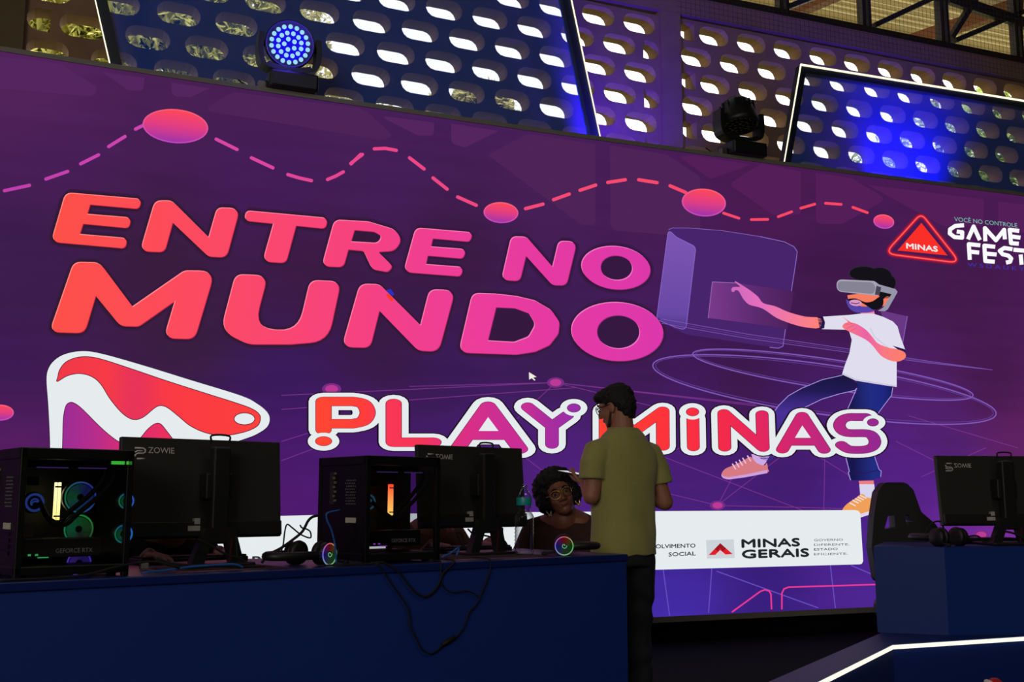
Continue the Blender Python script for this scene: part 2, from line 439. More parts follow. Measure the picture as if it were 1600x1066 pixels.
# blue see-through fabric panels with LED strips between screen and wall
fab = bpy.data.materials.new('blue_voile'); fab.use_nodes = True; N = fab.node_tree.nodes; L = fab.node_tree.links; N.clear()
t_ = N.new('ShaderNodeBsdfTransparent'); t_.inputs[0].default_value = (.86, .90, 1, 1)
d_ = N.new('ShaderNodeBsdfDiffuse'); d_.inputs[0].default_value = (*lin((14, 104, 240)), 1)
mx = N.new('ShaderNodeMixShader'); nz = N.new('ShaderNodeTexNoise'); nz.inputs['Scale'].default_value = 260
mr = N.new('ShaderNodeMapRange'); mr.inputs['To Min'].default_value = .36; mr.inputs['To Max'].default_value = .50
tc = N.new('ShaderNodeTexCoord'); L.new(tc.outputs['Object'], nz.inputs['Vector']); L.new(nz.outputs[0], mr.inputs['Value']); L.new(mr.outputs[0], mx.inputs[0])
o_ = N.new('ShaderNodeOutputMaterial'); L.new(t_.outputs[0], mx.inputs[1]); L.new(d_.outputs[0], mx.inputs[2]); L.new(mx.outputs[0], o_.inputs[0])
STRIP = em('led_strip_warm_white', (255, 246, 214), 1.3)
def fabric_panel(label, corners, wd):
    P = [Vector((c[0], 0, c[1])) for c in corners]         # TL, TR, BR, BL in hall x, z
    x0 = min(p.x for p in P); z0 = min(p.z for p in P)
    t = thing('fabric_panel', label, 'panel', hw(x0, YP, z0), PHI, group='blue fabric panels above the screen')
    P = [p - Vector((x0, 0, z0)) for p in P]; n = len(P)
    cen = sum(P, Vector()) / n
    MB().raw([p + Vector((0, .02, 0)) for p in P], [[0, 1, 2, 3]]).build('fabric', fab, t)
    fr = MB()
    inner = []
    for i in range(n):
        a, b, c = P[i - 1], P[i], P[(i + 1) % n]
        e1, e2 = (b - a).normalized(), (c - b).normalized()
        n1 = Vector((e1.z, 0, -e1.x)); n2 = Vector((e2.z, 0, -e2.x))
        if n1.dot(cen - b) < 0: n1 = -n1
        if n2.dot(cen - b) < 0: n2 = -n2
        bis = (n1 + n2).normalized(); inner.append(b + bis * (wd / max(.3, bis.dot(n1))))
    fr.prism([(p.x, p.z) for p in P], -.03, .05, [[(p.x, p.z) for p in inner]])
    fr.build('frame', pm('panel_frame', (16, 26, 46), .5), t)
    st = MB(); rim = [p + Vector((0, -.034, 0)) for p in P]
    st.tube(rim, .011, 6, closed=True); st.build('light_strip', STRIP, t)
a, b, c, d = hall(142, -26, YP), hall(889, -4, YP), hall(946, 268, YP), hall(182, 149, YP)
ttop = 5.95
def ext(p, q, z): k = (z - p[1]) / (q[1] - p[1]); return (p[0] + (q[0] - p[0]) * k, z)
fabric_panel('large blue see-through fabric panel behind the lit stage light, left', [ext(d, a, ttop), ext(c, b, ttop), ext(b, c, 3.75), ext(a, d, 3.75)], .085)
a, c, d = hall(1248, 103, YP), hall(1222, 255, YP), hall(1600, 160, YP)
b = (a[0] + (d[0] - a[0]) * 1.5, a[1] + (d[1] - a[1]) * 1.5)
fabric_panel('blue see-through fabric panel at the right with lit top edge', [a, b, (b[0] + .35, 3.72), ext(a, c, 3.72)], .075)
# ================================================================= the LED wall and the picture it shows
def sc(px, py): return hall(px, py, YS)
led = thing('led_screen', 'huge LED video wall showing purple artwork with pink headline and white logo', 'LED screen', hw(0, YS, 0), PHI)
XA, XB = -3.2, 10.2
TOPK = [(-3.2, 4.14), (-.56, 4.13), (.6, 4.109), (1.92, 4.093), (3.18, 4.083), (4.85, 4.08), (6.34, 4.088), (8.68, 4.11), (10.2, 4.12)]
ztop = lambda x: interp(x, TOPK)
ZB = .2
xs = [XA + (XB - XA) * i / 60 for i in range(61)]
MB().box(((XA + XB) / 2, .11, (ZB + 4.08) / 2 - .02), (XB - XA, .2, 4.08 - ZB)).build('cabinet', BLACKM, led)
top = [(x, ztop(x)) for x in xs] + [(x, ztop(x) + .035) for x in reversed(xs)]
MB().prism(top, -.012, .12).build('top_bezel', BEZ, led)
MB().prism([(XA, ZB - .045), (XB, ZB - .045), (XB, ZB), (XA, ZB)], -.012, .12).build('bottom_bezel', BEZ, led)
MB().box(((XA + XB) / 2, .14, .08), (XB - XA - .1, .18, .155)).build('base_skirt', CARP, led)

CP = [(50,130,88,38,96),(300,120,76,34,86),(560,230,74,34,90),(100,250,76,32,92),(400,280,72,30,92),(50,400,62,30,80),(450,320,70,30,92),(250,400,60,30,62),(480,400,62,28,62),(700,400,62,28,66),(600,300,72,32,94),(860,280,76,34,92),(1000,320,74,30,88),(300,520,60,32,62),(600,540,58,28,66),(850,560,60,30,80),(20,600,60,28,84),(20,700,95,32,105),(440,600,58,28,96),(450,700,76,28,112),(450,790,86,28,118),(560,760,80,28,125),(700,590,60,28,88),(760,700,76,32,120),(870,720,84,36,130),(1000,590,66,28,84),(1080,700,76,30,120),(1080,770,78,34,125),(1230,760,70,30,115),(1200,300,78,28,84),(1500,300,78,28,86),(1300,450,66,26,76),(1500,450,70,28,78),(1550,600,70,26,76),(1480,680,84,34,110),(1580,690,100,36,100),(1450,760,86,34,140),(1550,840,130,50,165),(1040,920,66,42,165),(1040,960,72,48,180),(1200,930,58,32,130),(1350,930,80,40,150),(1500,820,112,45,155),(1150,600,64,26,76),(1330,870,80,36,150)]
CPL = [(*sc(a, b), lin((r, g, bl))) for a, b, r, g, bl in CP]
def bgcol(x, z):
    W = 0; c = [0, 0, 0]
    for a, b, col in CPL:
        w_ = 1 / (((x - a) ** 2 + (z - b) ** 2) + .12) ** 1.8; W += w_
        for i in range(3): c[i] += w_ * col[i]
    return [v / W * .9 for v in c]
NX, NZ = 110, 46
vs, fs, cols = [], [], []
for j in range(NZ + 1):
    for i in range(NX + 1):
        x = XA + (XB - XA) * i / NX; z = ZB + (ztop(x) - ZB) * j / NZ
        vs.append((x, -.001, z)); cols.append(bgcol(x, z))
for j in range(NZ):
    for i in range(NX): k = j * (NX + 1) + i; fs.append([k, k + 1, k + NX + 2, k + NX + 1])
bgm = bpy.data.materials.new('screen_background'); bgm.use_nodes = True; N = bgm.node_tree.nodes; L = bgm.node_tree.links; N.clear()
at = N.new('ShaderNodeAttribute'); at.attribute_name = 'picture'
tc = N.new('ShaderNodeTexCoord'); nz = N.new('ShaderNodeTexNoise'); nz.inputs['Scale'].default_value = 1.2; nz.inputs['Detail'].default_value = 3
mpn = N.new('ShaderNodeMapping'); mpn.inputs['Scale'].default_value = (.6, 1, 7); L.new(tc.outputs['Object'], mpn.inputs[0]); L.new(mpn.outputs[0], nz.inputs['Vector'])
mr = N.new('ShaderNodeMapRange'); mr.inputs['To Min'].default_value = .84; mr.inputs['To Max'].default_value = 1.16; L.new(nz.outputs[0], mr.inputs['Value'])
vm = N.new('ShaderNodeVectorMath'); vm.operation = 'SCALE'; L.new(at.outputs['Color'], vm.inputs[0]); L.new(mr.outputs[0], vm.inputs['Scale'])
e = N.new('ShaderNodeEmission'); L.new(vm.outputs[0], e.inputs[0]); o_ = N.new('ShaderNodeOutputMaterial'); L.new(e.outputs[0], o_.inputs[0])
pb = MB().raw(vs, fs).build('display_panel', bgm, led, recalc=False)
ca = pb.data.color_attributes.new('picture', 'FLOAT_COLOR', 'POINT')
for i, c in enumerate(cols): ca.data[i].color = (*c, 1)

class Art:
    """flat picture elements of the screen, stacked in thin layers"""
    def __init__(s): s.mb = MB(); s.mats = []
    def mi(s, m):
        if m not in s.mats: s.mats.append(m)
        return s.mats.index(m)
    def poly(s, pts, layer, mat, holes=(), conv=None, dx=0, dy=0):
        C = conv or (lambda x, y: (x, y))
        loops = [[sc(*[a + d for a, d in zip(C(*p[:2]), (dx, dy))]) for p in l] for l in [pts] + list(holes)]
        tri = geometry.tessellate_polygon([[Vector((p[0], p[1], 0)) for p in l] for l in loops])
        flat = [p for l in loops for p in l]
        s.mb.raw([(p[0], -.0012 - .0006 * layer, p[1]) for p in flat], [list(t) for t in tri], s.mi(mat)); return s
    def stroke(s, pts, w_, layer, mat, conv=None, k=1.0, closed=False, round_=True):
        """pen stroke of width w_ (vertical) and w_/k (horizontal) in picture units"""
        C = conv or (lambda x, y: (x, y)); P = [Vector((p[0] * k, p[1])) for p in pts]
        if closed: P.append(P[0])
        y = -.0012 - .0006 * layer; mi = s.mi(mat); r = w_ / 2
        put = lambda q: (lambda u: (u[0], y, u[1]))(sc(*C(q.x / k, q.y)))
        for a, b in zip(P, P[1:]):
            d = b - a
            if d.length < 1e-6: continue
            n = Vector((-d.y, d.x)).normalized() * r
            s.mb.raw([put(a + n), put(b + n), put(b - n), put(a - n)], [[0, 1, 2, 3]], mi)
        for q in (P if round_ else P[1:-1]):
            s.mb.raw([put(q + Vector((math.cos(i * math.pi / 8), math.sin(i * math.pi / 8))) * r) for i in range(16)], [list(range(16))], mi)
        return s
    def text(s, txt, p0, p1, cap, layer, mat, bold=0.0, conv=None):
        """letters from baseline-left p0 to baseline-right p1 (picture units), cap height in px"""
        C = conv or (lambda x, y: (x, y)); a = Vector(sc(*C(*p0))); b = Vector(sc(*C(*p1)))
        q0, q1 = C(*p0), C(p0[0], p0[1] - cap); h = sc(*q1)[1] - a.y
        v_, f_ = text2d(txt); d = b - a; y = -.0012 - .0006 * layer
        for k, (ex, ez) in enumerate([(0, 0)] + ([(-bold, 0), (bold, 0), (0, bold), (0, -bold)] if bold else [])):
            s.mb.raw([(a.x + d.x * u + ex * h, y - .00003 * k, a.y + d.y * u + h * v + ez * h) for u, v in v_], f_, s.mi(mat))
        return s
    def build(s, name, parent=led): return s.mb.build(name, s.mats, parent, recalc=False)
def crop(x0, y0, x1, wpx): k = wpx / (x1 - x0); return lambda x, y: (x0 + x / k, y0 + y / k)
def xgrad(name, stops, k=1.0): return emgrad(name, 0, [(sc(p, 480)[0], c) for p, c in stops], k)
WHITE = em('screen_white', (230, 236, 238)); INK = em('screen_ink', (30, 10, 30)); DARKLINE = em('screen_dark_line', (92, 22, 52))

# facets at the top of the picture
c1, c2, c3 = crop(0, 0, 560, 1600), crop(520, 0, 1080, 1600), crop(1040, 0, 1600, 1600)
A = Art(); f1 = em('screen_facet', (84, 37, 94)); f2 = em('screen_facet_dim', (78, 35, 88)); f3 = em('screen_facet_right', (84, 30, 88))
for pts, c, mt in (([(-60,245,0),(270,285,0),(435,390,30),(420,432,30),(-60,390,0)], c1, f1), ([(455,322,0),(645,348,0),(640,405,20),(575,405,30)], c1, f1),
    ([(765,368,0),(935,395,0),(850,435,20),(765,430,40)], c1, f1), ([(903,492,20),(1040,412,10),(1600,482,0),(1640,500,0),(1760,610,30),(1700,625,20)], c1, f2),
    ([(200,515,10),(452,548,0),(450,606,20),(380,605,50)], c2, f1), ([(528,552,0),(740,585,0),(590,660,20),(528,640,30)], c2, f1),
    ([(690,692,10),(870,598,0),(1172,645,0),(1172,1006,20),(1110,1003,20)], c2, f2), ([(1236,650,0),(1490,690,0),(1640,790,30),(1640,1060,30),(1240,1028,40)], c2, f2),
    ([(60,700,0),(130,695,0),(380,735,0),(200,800,20)], c3, f3), ([(280,822,20),(430,730,0),(604,766,0),(604,960,20),(545,960,30),(480,960,20)], c3, f3),
    ([(670,772,0),(830,795,0),(985,890,20),(790,1000,30),(670,1000,30)], c3, f3), ([(900,825,0),(1420,890,0),(1420,1010,20),(1240,1010,30)], c3, f3), ([(1485,900,0),(1700,925,0),(1700,1050,0),(1485,1030,0)], c3, f3)):
    A.poly(rounded(pts), 0, mt, conv=c)
A.build('facet_pattern')

# thin network lines and small nodes
A = Art(); ln = em('screen_net_line', (122, 52, 140)); ln2 = em('screen_net_line_blue', (104, 78, 190)); nd = em('screen_net_node', (186, 58, 150)); ndh = em('screen_net_halo', (120, 44, 130))
for a, b in (((868,598),(770,690)),((868,598),(440,618)),((868,598),(640,604)),((868,598),(1040,640)),((868,598),(1180,632)),((440,640),(900,606)),((868,598),(1400,660)),((820,715),(900,775)),((1121,790),(1145,745)),((1121,790),(1250,690)),((1121,790),(1330,795)),((1000,700),(1260,800)),((1030,768),(1121,790)),((1289,690),(1287,797)),((905,760),(1090,690)),((440,690),(600,640)),((1240,690),(1330,745)),((1440,745),(1540,700)),((1420,650),(1590,700)),((1400,690),(1500,740)),((440,720),(520,690))):
    A.stroke([a, b], 1.1, 1, ln)
for a, b in (((1036,890),(1046,962)),((1112,889),(1107,957)),((1120,893),(1278,950)),((1297,882),(1305,950)),((1330,884),(1368,900))): A.stroke([a, b], 1.6, 1, ln2)
for x, y, r in ((868,598,9),(1121,790,8),(518,608,10),(1533,836,8)):
    A.poly(ell(x, y, r * 1.5, r * .9), 1, ndh); A.poly(ell(x, y, r, r * .62), 2, nd)
A.build('network_pattern')

# dashed route with round stops
A = Art(); dash = emgrad('screen_dash', 0, [(sc(0, 300)[0], (190, 62, 170)), (sc(220, 300)[0], (205, 70, 175)), (sc(560, 300)[0], (232, 70, 140)), (sc(900, 300)[0], (245, 75, 115)), (sc(1390, 300)[0], (250, 70, 95))])
for c, L_ in ((c1, [(20,852,132,828),(205,800,302,766),(360,732,440,692),(485,655,558,610),(605,577,660,550),(965,622,1058,668),(1122,705,1218,750),(1285,780,1335,795,1390,807),(1462,802,1500,786,1532,768),(1567,732,1610,690)]),
              (c2, [(80,730,132,690),(185,665,235,663,283,672),(342,705,407,755),(447,795,510,845),(557,880,640,917),(860,932,938,912),(985,892,1055,867),(1103,850,1173,827),(1227,815,1305,803),(1365,803,1447,816),(1505,830,1575,860)]),
              (c3, [(258,952,327,975),(382,981,455,980),(502,968,562,946),(603,930,665,912),(713,908,783,913),(835,926,900,950)])):
    for d in L_: Art().stroke(list(zip(d[::2], d[1::2])), 15 if c is not c3 else 12, 2, dash, conv=c).build('route_dash')
for i, (c, x, y, rx, ry, tl) in enumerate(((c1,783,564,147,76,.09),(c2,750,950,78,47,.05),(c3,170,905,99,62,.08),(c3,973,990,47,32,.15),(c1,0,1843,62,36,0))):
    A = Art(); X, Y = c(x, y); zt, zb = sc(X, Y - ry / 2.857)[1], sc(X, Y + ry / 2.857)[1]
    A.poly(ell(x, y, rx, ry, tilt=tl), 3, emgrad('screen_stop_rim_%d' % i, 2, [(zb, (190, 70, 190)), (zt, (255, 96, 110))]), conv=c)
    A.poly(ell(x, y, rx - 6, ry - 6, tilt=tl), 4, emgrad('screen_stop_%d' % i, 2, [(zb, (150, 52, 170)), ((zb + zt) / 2, (225, 62, 130)), (zt, (255, 72, 84))]), conv=c)
    A.build('route_stop')

# headline
cA, cB, cC = crop(60, 290, 380, 1364), crop(340, 310, 760, 1600), crop(700, 340, 1060, 1599)
HG = xgrad('screen_headline', [(80, (253, 80, 72)), (240, (253, 76, 88)), (400, (250, 72, 108)), (560, (246, 66, 128)), (700, (238, 62, 150)), (850, (230, 58, 162)), (1040, (220, 56, 172))])
HL = xgrad('screen_headline_light', [(80, (255, 140, 130)), (400, (255, 130, 160)), (1040, (240, 120, 205))])
HD = xgrad('screen_headline_dark', [(80, (190, 40, 60)), (400, (190, 38, 78)), (1040, (140, 40, 120))])
HS = xgrad('screen_headline_shadow', [(80, (46, 22, 44)), (1040, (48, 20, 58))]); HS1 = xgrad('screen_headline_shadow_mid', [(80, (50, 25, 52)), (1040, (54, 24, 66))]); HS0 = xgrad('screen_headline_shadow_soft', [(80, (55, 27, 62)), (1040, (60, 27, 76))])
def oval(cx, cy, rx, ry, sh): return ell(cx, cy, rx, ry, 48, shear=sh)
WORDS = {
 'headline_first_line': [
  (cA, rounded([(183,50,60),(684,93,35),(668,155,35),(342,126,5),(322,193,5),(615,217,33),(600,283,33),(296,254,5),(272,327,5),(590,354,33),(575,418,33),(88,375,45)]), ()),
  (cA, rounded([(778,104,60),(890,104,70),(1135,348,3),(1192,150,50),(1338,155,50),(1250,478,60),(1130,472,70),(892,246,3),(838,442,50),(680,438,45)]), ()),
  (cB, rounded([(172,76,35),(652,120,32),(640,180,32),(464,162,4),(404,384,42),(270,376,38),(334,150,4),(160,132,30)]), ()),
  (cB, rounded([(697,130,50),(900,142,120),(1060,190,90),(1092,250,70),(1050,312,70),(952,318,6),(1040,405,30),(1010,438,30),(920,422,40),(868,312,35),(775,304,4),(746,408,40),(622,404,35)]), (rounded([(812,188,6),(930,198,50),(980,228,40),(955,270,40),(790,260,6)]),)),
  (cB, rounded([(1180,178,45),(1515,206,28),(1498,258,28),(1278,238,4),(1266,290,4),(1475,306,28),(1458,358,28),(1248,340,4),(1236,395,4),(1458,412,28),(1444,464,28),(1108,438,38)]), ()),
  (cC, rounded([(440,134,50),(545,138,60),(725,345,3),(768,166,45),(890,170,45),(818,470,50),(720,468,60),(537,265,3),(495,440,45),(372,432,40)]), ()),
  (cC, oval(1163, 350, 237, 148, .06), (oval(1167, 350, 112, 87, .06),))],
 'headline_second_line': [
  (cA, rounded([(238,512,70),(408,516,90),(628,810,3),(975,570,80),(1172,572,75),(1038,1022,75),(838,1016,55),(914,763,3),(665,938,70),(545,935,80),(380,733,3),(305,982,70),(78,975,45)]), ()),
  (cB, rounded([(108,455,60),(295,462,55),(212,775,110),(480,795,140),(552,490,60),(730,498,50),(655,850,190),(430,868,120),(180,868,180),(20,790,130)]), ()),
  (cB, rounded([(848,512,60),(965,515,70),(1208,758,3),(1262,545,55),(1410,550,50),(1312,912,70),(1190,905,80),(960,668,3),(905,888,55),(742,884,45)]), ()),
  (cC, rounded([(170,528,60),(330,533,20),(480,550,40),(605,580,60),(715,645,60),(770,725,60),(762,805,60),(700,885,60),(600,930,60),(470,950,60),(75,936,55)]), (rounded([(330,622,4),(460,628,60),(560,665,50),(607,745,50),(560,830,50),(460,868,50),(272,857,4)]),)),
  (cC, oval(1173, 793, 317, 202, .03), (oval(1180, 795, 150, 117, .03),))]}
for nm, letters in WORDS.items():
    A = Art()
    for c, outl, holes in letters:
        for k, ly, mt_ in ((7, 2, HS0), (4.5, 3, HS1), (2.2, 4, HS)):      # soft dark drop behind the letters
            for dx, dy in ((-k, 0), (k, 0), (0, -k), (0, k), (k * .7, k * .7), (-k * .7, k * .7)): A.poly(outl, ly, mt_, (), c, dx, dy)
        A.poly(outl, 5, HD, holes, c, 1.3, 1.3); A.poly(outl, 6, HL, holes, c, -.9, -1.1); A.poly(outl, 7, HG, holes, c, .3, .3)
        for h_ in holes: A.poly(h_, 4.5, HS1, (), c)
    if nm.endswith('second_line'):
        A.poly([(1002,548),(1028,540),(1050,572),(1040,582),(1015,562)], 8, em('screen_blue_fleck', (40, 50, 200)), conv=cB)
        A.poly([(1000,575),(1015,568),(1048,605),(1030,615)], 9, em('screen_orange_fleck', (250, 60, 30)), conv=cB)
    A.build(nm)

# play-triangle emblem
cD = crop(60, 540, 440, 1600); A = Art()
outer = smooth_closed([(83,800),(76,600),(66,400),(54,225),(68,150),(110,95),(180,56),(290,38),(420,56),(700,135),(1000,228),(1330,330),(1440,385),(1505,440),(1521,490),(1500,540),(1430,586),(1340,620),(1100,700),(700,860),(300,960),(130,950)])
A.poly(outer, 2, INK, conv=cD, dx=-.8, dy=-.8); A.poly(outer, 2, INK, conv=cD, dx=.8, dy=.8); A.poly(outer, 3, WHITE, conv=cD)
red = [(124,238),(128,205),(140,160),(180,110),(250,80),(330,75),(420,92)] + [(600,150),(850,235),(1100,315),(1290,375),(1400,415),(1450,450),(1460,485),(1440,530),(1370,565),(1270,588),(1200,592),(1100,575),(1000,530),(920,465),(850,410),(800,396),(760,415),(700,465),(650,487),(600,480),(540,435),(470,350),(410,255),(350,205),(270,185),(190,200)]
rs = smooth_closed(red, 4); X = lambda p: sc(p, 600)[0]
RG = emgrad('screen_emblem_red', 0, [(X(85), (240, 56, 72)), (X(165), (246, 58, 70)), (X(205), (232, 52, 88)), (X(225), (234, 52, 86)), (X(262), (250, 58, 68)), (X(410), (253, 64, 60))])
PG = emgrad('screen_emblem_purple', 0, [(X(95), (150, 45, 150)), (X(150), (180, 45, 140)), (X(200), (215, 45, 115)), (X(260), (235, 48, 95))])
A.poly(rs, 4, RG, (ell(1355, 483, 66, 38),), cD); A.stroke(rs, 5, 5, DARKLINE, cD, closed=True, round_=False); A.stroke(ell(1355, 483, 68, 39), 5, 5, DARKLINE, cD, closed=True, round_=False)
pur = smooth_closed([(158,760),(160,600),(164,480),(180,400),(208,375),(240,382),(290,420),(400,530),(480,600),(545,640),(620,645),(665,615),(720,550),(770,514),(805,518),(845,565),(900,640),(930,700),(760,860),(300,900),(170,890)], 4)
A.poly(pur, 4, PG, conv=cD); A.stroke(pur, 5, 5, DARKLINE, cD, closed=True, round_=False)
A.build('triangle_emblem')

# two-word logo lettering with white outline
cE, cF, cG = crop(460, 600, 800, 1600), crop(760, 600, 1100, 1600), crop(1040, 610, 1400, 1600)
LG = xgrad('screen_logo_letters', [(480, (255, 72, 48)), (570, (255, 62, 58)), (600, (250, 55, 85)), (660, (246, 52, 86)), (700, (226, 48, 120)), (770, (205, 46, 146)), (820, (200, 46, 148)), (850, (172, 44, 156)), (912, (142, 48, 170)), (922, (255, 66, 48)), (1000, (254, 56, 55)), (1062, (252, 48, 62)), (1130, (242, 42, 76)), (1195, (222, 38, 100)), (1260, (196, 40, 122)), (1320, (165, 40, 135)), (1375, (140, 40, 146))])
Sp = smooth_open([(1385,187),(1320,187),(1265,188),(1222,205),(1201,243),(1222,282),(1270,298),(1390,300),(1432,320),(1448,360),(1428,396),(1370,413),(1280,413),(1243,400),(1215,380)], 4)
Pp = [(212,340),(212,130),(430,130)] + smooth_open([(430,130),(505,150),(536,212),(505,272),(430,294)], 5)[1:] + [(240,294)]
LET = [(cE, .58, 65, 62, [Pp], (212, 422, 59, 33, 100, 62), 0, 1), (cE, .58, 65, 62, [[(727,145),(727,430),(1020,430)]], None, 0, 1),
       (cE, .58, 65, 70, [[(1420,165),(1195,480)], [(1420,165),(1655,480)], [(1280,378),(1560,378)]], None, 0, 1),
       (cF, .66, 62, 72, [[(300,170),(478,312)], [(478,312),(590,232)], [(478,312),(478,445)]], (638, 178, 47, 30, 84, 58), 0, 1),
       (cF, .64, 60, 62, [[(872,465),(872,200),(1083,350),(1291,200),(1293,460)]], None, 0, 1),
       (cF, .66, 58, 66, [[(1513,255),(1517,465)]], (1510, 207, 45, 29, 82, 56), 0, 1),
       (cG, .62, 52, 58, [[(400,160),(406,398)], [(400,160),(672,400)], [(664,168),(672,400)]], None, 0, 1),
       (cG, .60, 50, 58, [[(942,178),(806,412)], [(942,178),(1096,414)], [(860,358),(1040,358)]], None, 0, 1),
       (cG, .62, 50, 58, [Sp], (1433, 224, 37, 25, 72, 48), 0, 1)]
A = Art(); B = Art()
for c, k, w_, wo, paths, dot, _, _ in LET:
    for p in paths:
        A.stroke(p, w_ + wo + 14, 14, INK, c, k); A.stroke(p, w_ + wo, 15, WHITE, c, k)
        B.stroke(p, w_ + 5, 16, DARKLINE, c, k); B.stroke(p, w_, 17, LG, c, k)
    if dot:
        x, y, rx, ry, ox, oy = dot
        A.poly(ell(x, y, ox + 24, oy + 14), 14, INK, conv=c); A.poly(ell(x, y, ox + 16, oy + 8), 15, WHITE, conv=c)
        B.poly(ell(x, y, ox - 2, oy), 18, WHITE, conv=c)
        B.poly(ell(x, y, rx + 4, ry + 3), 19, DARKLINE, conv=c); B.poly(ell(x, y, rx, ry), 20, LG, conv=c)
for c, pts in ((cE, [(1420,245),(1350,347),(1496,347)]), (cG, [(943,245),(892,331),(1002,331)])):
    B.poly(pts, 19, WHITE, conv=c)
A.stroke([(1240,243),(1380,243)], 44, 15, WHITE, cG); A.stroke([(1260,356),(1400,356)], 44, 15, WHITE, cG)
A.build('logo_outline'); B.build('logo_lettering')

# cartoon of a man in a headset, glass screens and orbit rings
cH, cI, c6 = crop(1100, 400, 1440, 1294), crop(1100, 660, 1440, 1600), crop(1000, 320, 1600, 1599)
A = Art(); hx = lambda p, q: emgrad('screen_holo_%s' % p, 0, q)
h1 = em('screen_holo_back', (72, 36, 108)); h2 = em('screen_holo_front', (112, 76, 168)); h3 = hx('square', [(sc(1105, 480)[0], (122, 58, 140)), (sc(1180, 480)[0], (92, 42, 112)), (sc(1240, 480)[0], (76, 32, 88))])
h2g = emgrad('screen_holo_front_fade', 2, [(sc(1050, 515)[1], (72, 48, 124)), (sc(1050, 490)[1], (104, 72, 165)), (sc(1050, 380)[1], (122, 84, 176))]); rimc = em('screen_holo_rim', (140, 105, 200))
back = rounded([(118,100,30),(200,96,40),(500,132,100),(655,180,30),(592,600,30),(540,592,30),(190,540,40),(70,478,20)])
front = rounded([(117,103,20),(150,135,60),(232,176,25),(190,522,25),(150,512,60),(68,478,20)])
A.poly(back, 2, h1, conv=c6); A.poly(front, 3, h2g, conv=c6); A.stroke(front, 2.5, 4, rimc, c6, closed=True)
A.stroke([(500,133),(600,155),(640,175),(654,195),(648,240),(594,590),(575,598),(540,594)], 3, 3, rimc, c6); A.stroke([(118,104),(135,97),(200,97),(340,108),(500,133)], 2, 3, rimc, c6)
A.poly([(300,322),(400,326),(640,362),(612,520),(540,505),(283,472)], 4, h3, conv=c6)
A.stroke([(400,326),(300,322),(283,472)], 2.5, 5, em('screen_holo_rim_pink', (165, 110, 180)), c6)
A.build('glass_screen_graphic'); A = Art()
A.poly([(1000,440),(1112,465),(1090,590),(1040,580)], 4, em('screen_holo_shoulder', (104, 56, 130)), conv=c6); A.stroke([(1112,465),(1090,590)], 2.5, 5, rimc, c6)
A.build('glass_screen_graphic')
A = Art(); rg = em('screen_ring', (128, 88, 184)); rg2 = em('screen_ring_dim', (96, 60, 140))
def ring(cx, cy, a, b, tl, w_, layer, mt, n=72): A.stroke(ell(cx, cy, a, b, n, tl), w_, layer, mt, c6, closed=True, round_=False)
ring(767, 770, 722, 104, .142, 5, 5, rg); ring(767, 769, 710, 94, .142, 3, 5, rg2)
ring(802, 708, 590, 62, .148, 5, 5, rg); ring(802, 707, 578, 54, .148, 3, 5, rg2)
for d in (0, 9, 18): A.stroke([(90, 476 + d), (450, 540 + d), (860, 600 + d * .8), (1200, 652 + d * .4), (1465, 688)], 2.2, 5, rg2 if d == 9 else rg, c6)
A.build('orbit_ring_graphic')

A = Art(); hz = lambda x: sc(*cH(x, 400))[0]
ARM = emgrad('screen_arm', 0, [(hz(160), (205, 105, 190)), (hz(330), (228, 110, 190)), (hz(480), (240, 120, 165)), (hz(680), (255, 130, 120))])
ARM2 = emgrad('screen_forearm', 0, [(hz(820), (250, 120, 130)), (hz(960), (235, 100, 165)), (hz(1060), (250, 120, 130)), (hz(1190), (255, 128, 100))])
JEAN = emgrad('screen_jeans_bent', 2, [(sc(*cH(400, 1150))[1], (62, 40, 130)), (sc(*cH(400, 930))[1], (72, 48, 150)), (sc(*cH(600, 800))[1], (34, 26, 84)), (sc(*cH(600, 700))[1], (26, 20, 62))])
JEAN2 = emgrad('screen_jeans_straight', 0, [(hz(850), (24, 22, 78)), (hz(960), (34, 44, 128)), (hz(1040), (30, 40, 130)), (hz(1130), (18, 16, 62))])
edge = em('screen_rim_light', (170, 150, 225)); SHIRT = em('screen_shirt', (224, 222, 238)); SHS = em('screen_shirt_fold', (196, 192, 224)); INKB = em('screen_navy', (36, 22, 74))
jl = smooth_closed([(820,708),(700,735),(580,785),(500,830),(440,890),(414,930),(405,1000),(380,1090),(320,1190),(400,1215),(450,1120),(490,1010),(540,950),(610,895),(700,850),(800,820),(895,798),(908,760)], 3)
jr = [(905,745),(1050,768),(1122,780),(1115,830),(1060,900),(1025,945),(1003,1060),(1024,1180),(845,1180),(838,1050),(860,900),(912,790)]
A.poly(jl, 6, JEAN, conv=cH); A.stroke([(820,710),(700,737),(580,787),(500,832),(440,892),(412,932)], 4, 7, edge, cH); A.stroke([(600,900),(700,852),(800,822),(895,800),(905,788),(870,870),(850,915)], 4, 7, edge, cH)
A.poly(jr, 6, JEAN2, conv=cH); A.stroke([(1120,785),(1113,830),(1060,900),(1027,945)], 4, 7, edge, cH)
A.poly([(1040,255),(1250,250),(1283,345),(1300,355),(1296,405),(1240,425),(1075,428),(1055,368),(1066,362)], 6, JEAN2, conv=cI); A.stroke([(1040,258),(1066,362),(1057,370),(1075,425)], 6, 7, edge, cI); A.stroke([(1252,255),(1284,348),(1300,358),(1296,400)], 5, 7, edge, cI); A.stroke([(1066,366),(1180,376),(1284,350)], 5, 7, INKB, cI)
A.poly([(345,236),(490,230),(450,300),(430,320),(370,305)], 6, em('screen_sock_lilac', (206, 170, 228)), conv=cI)
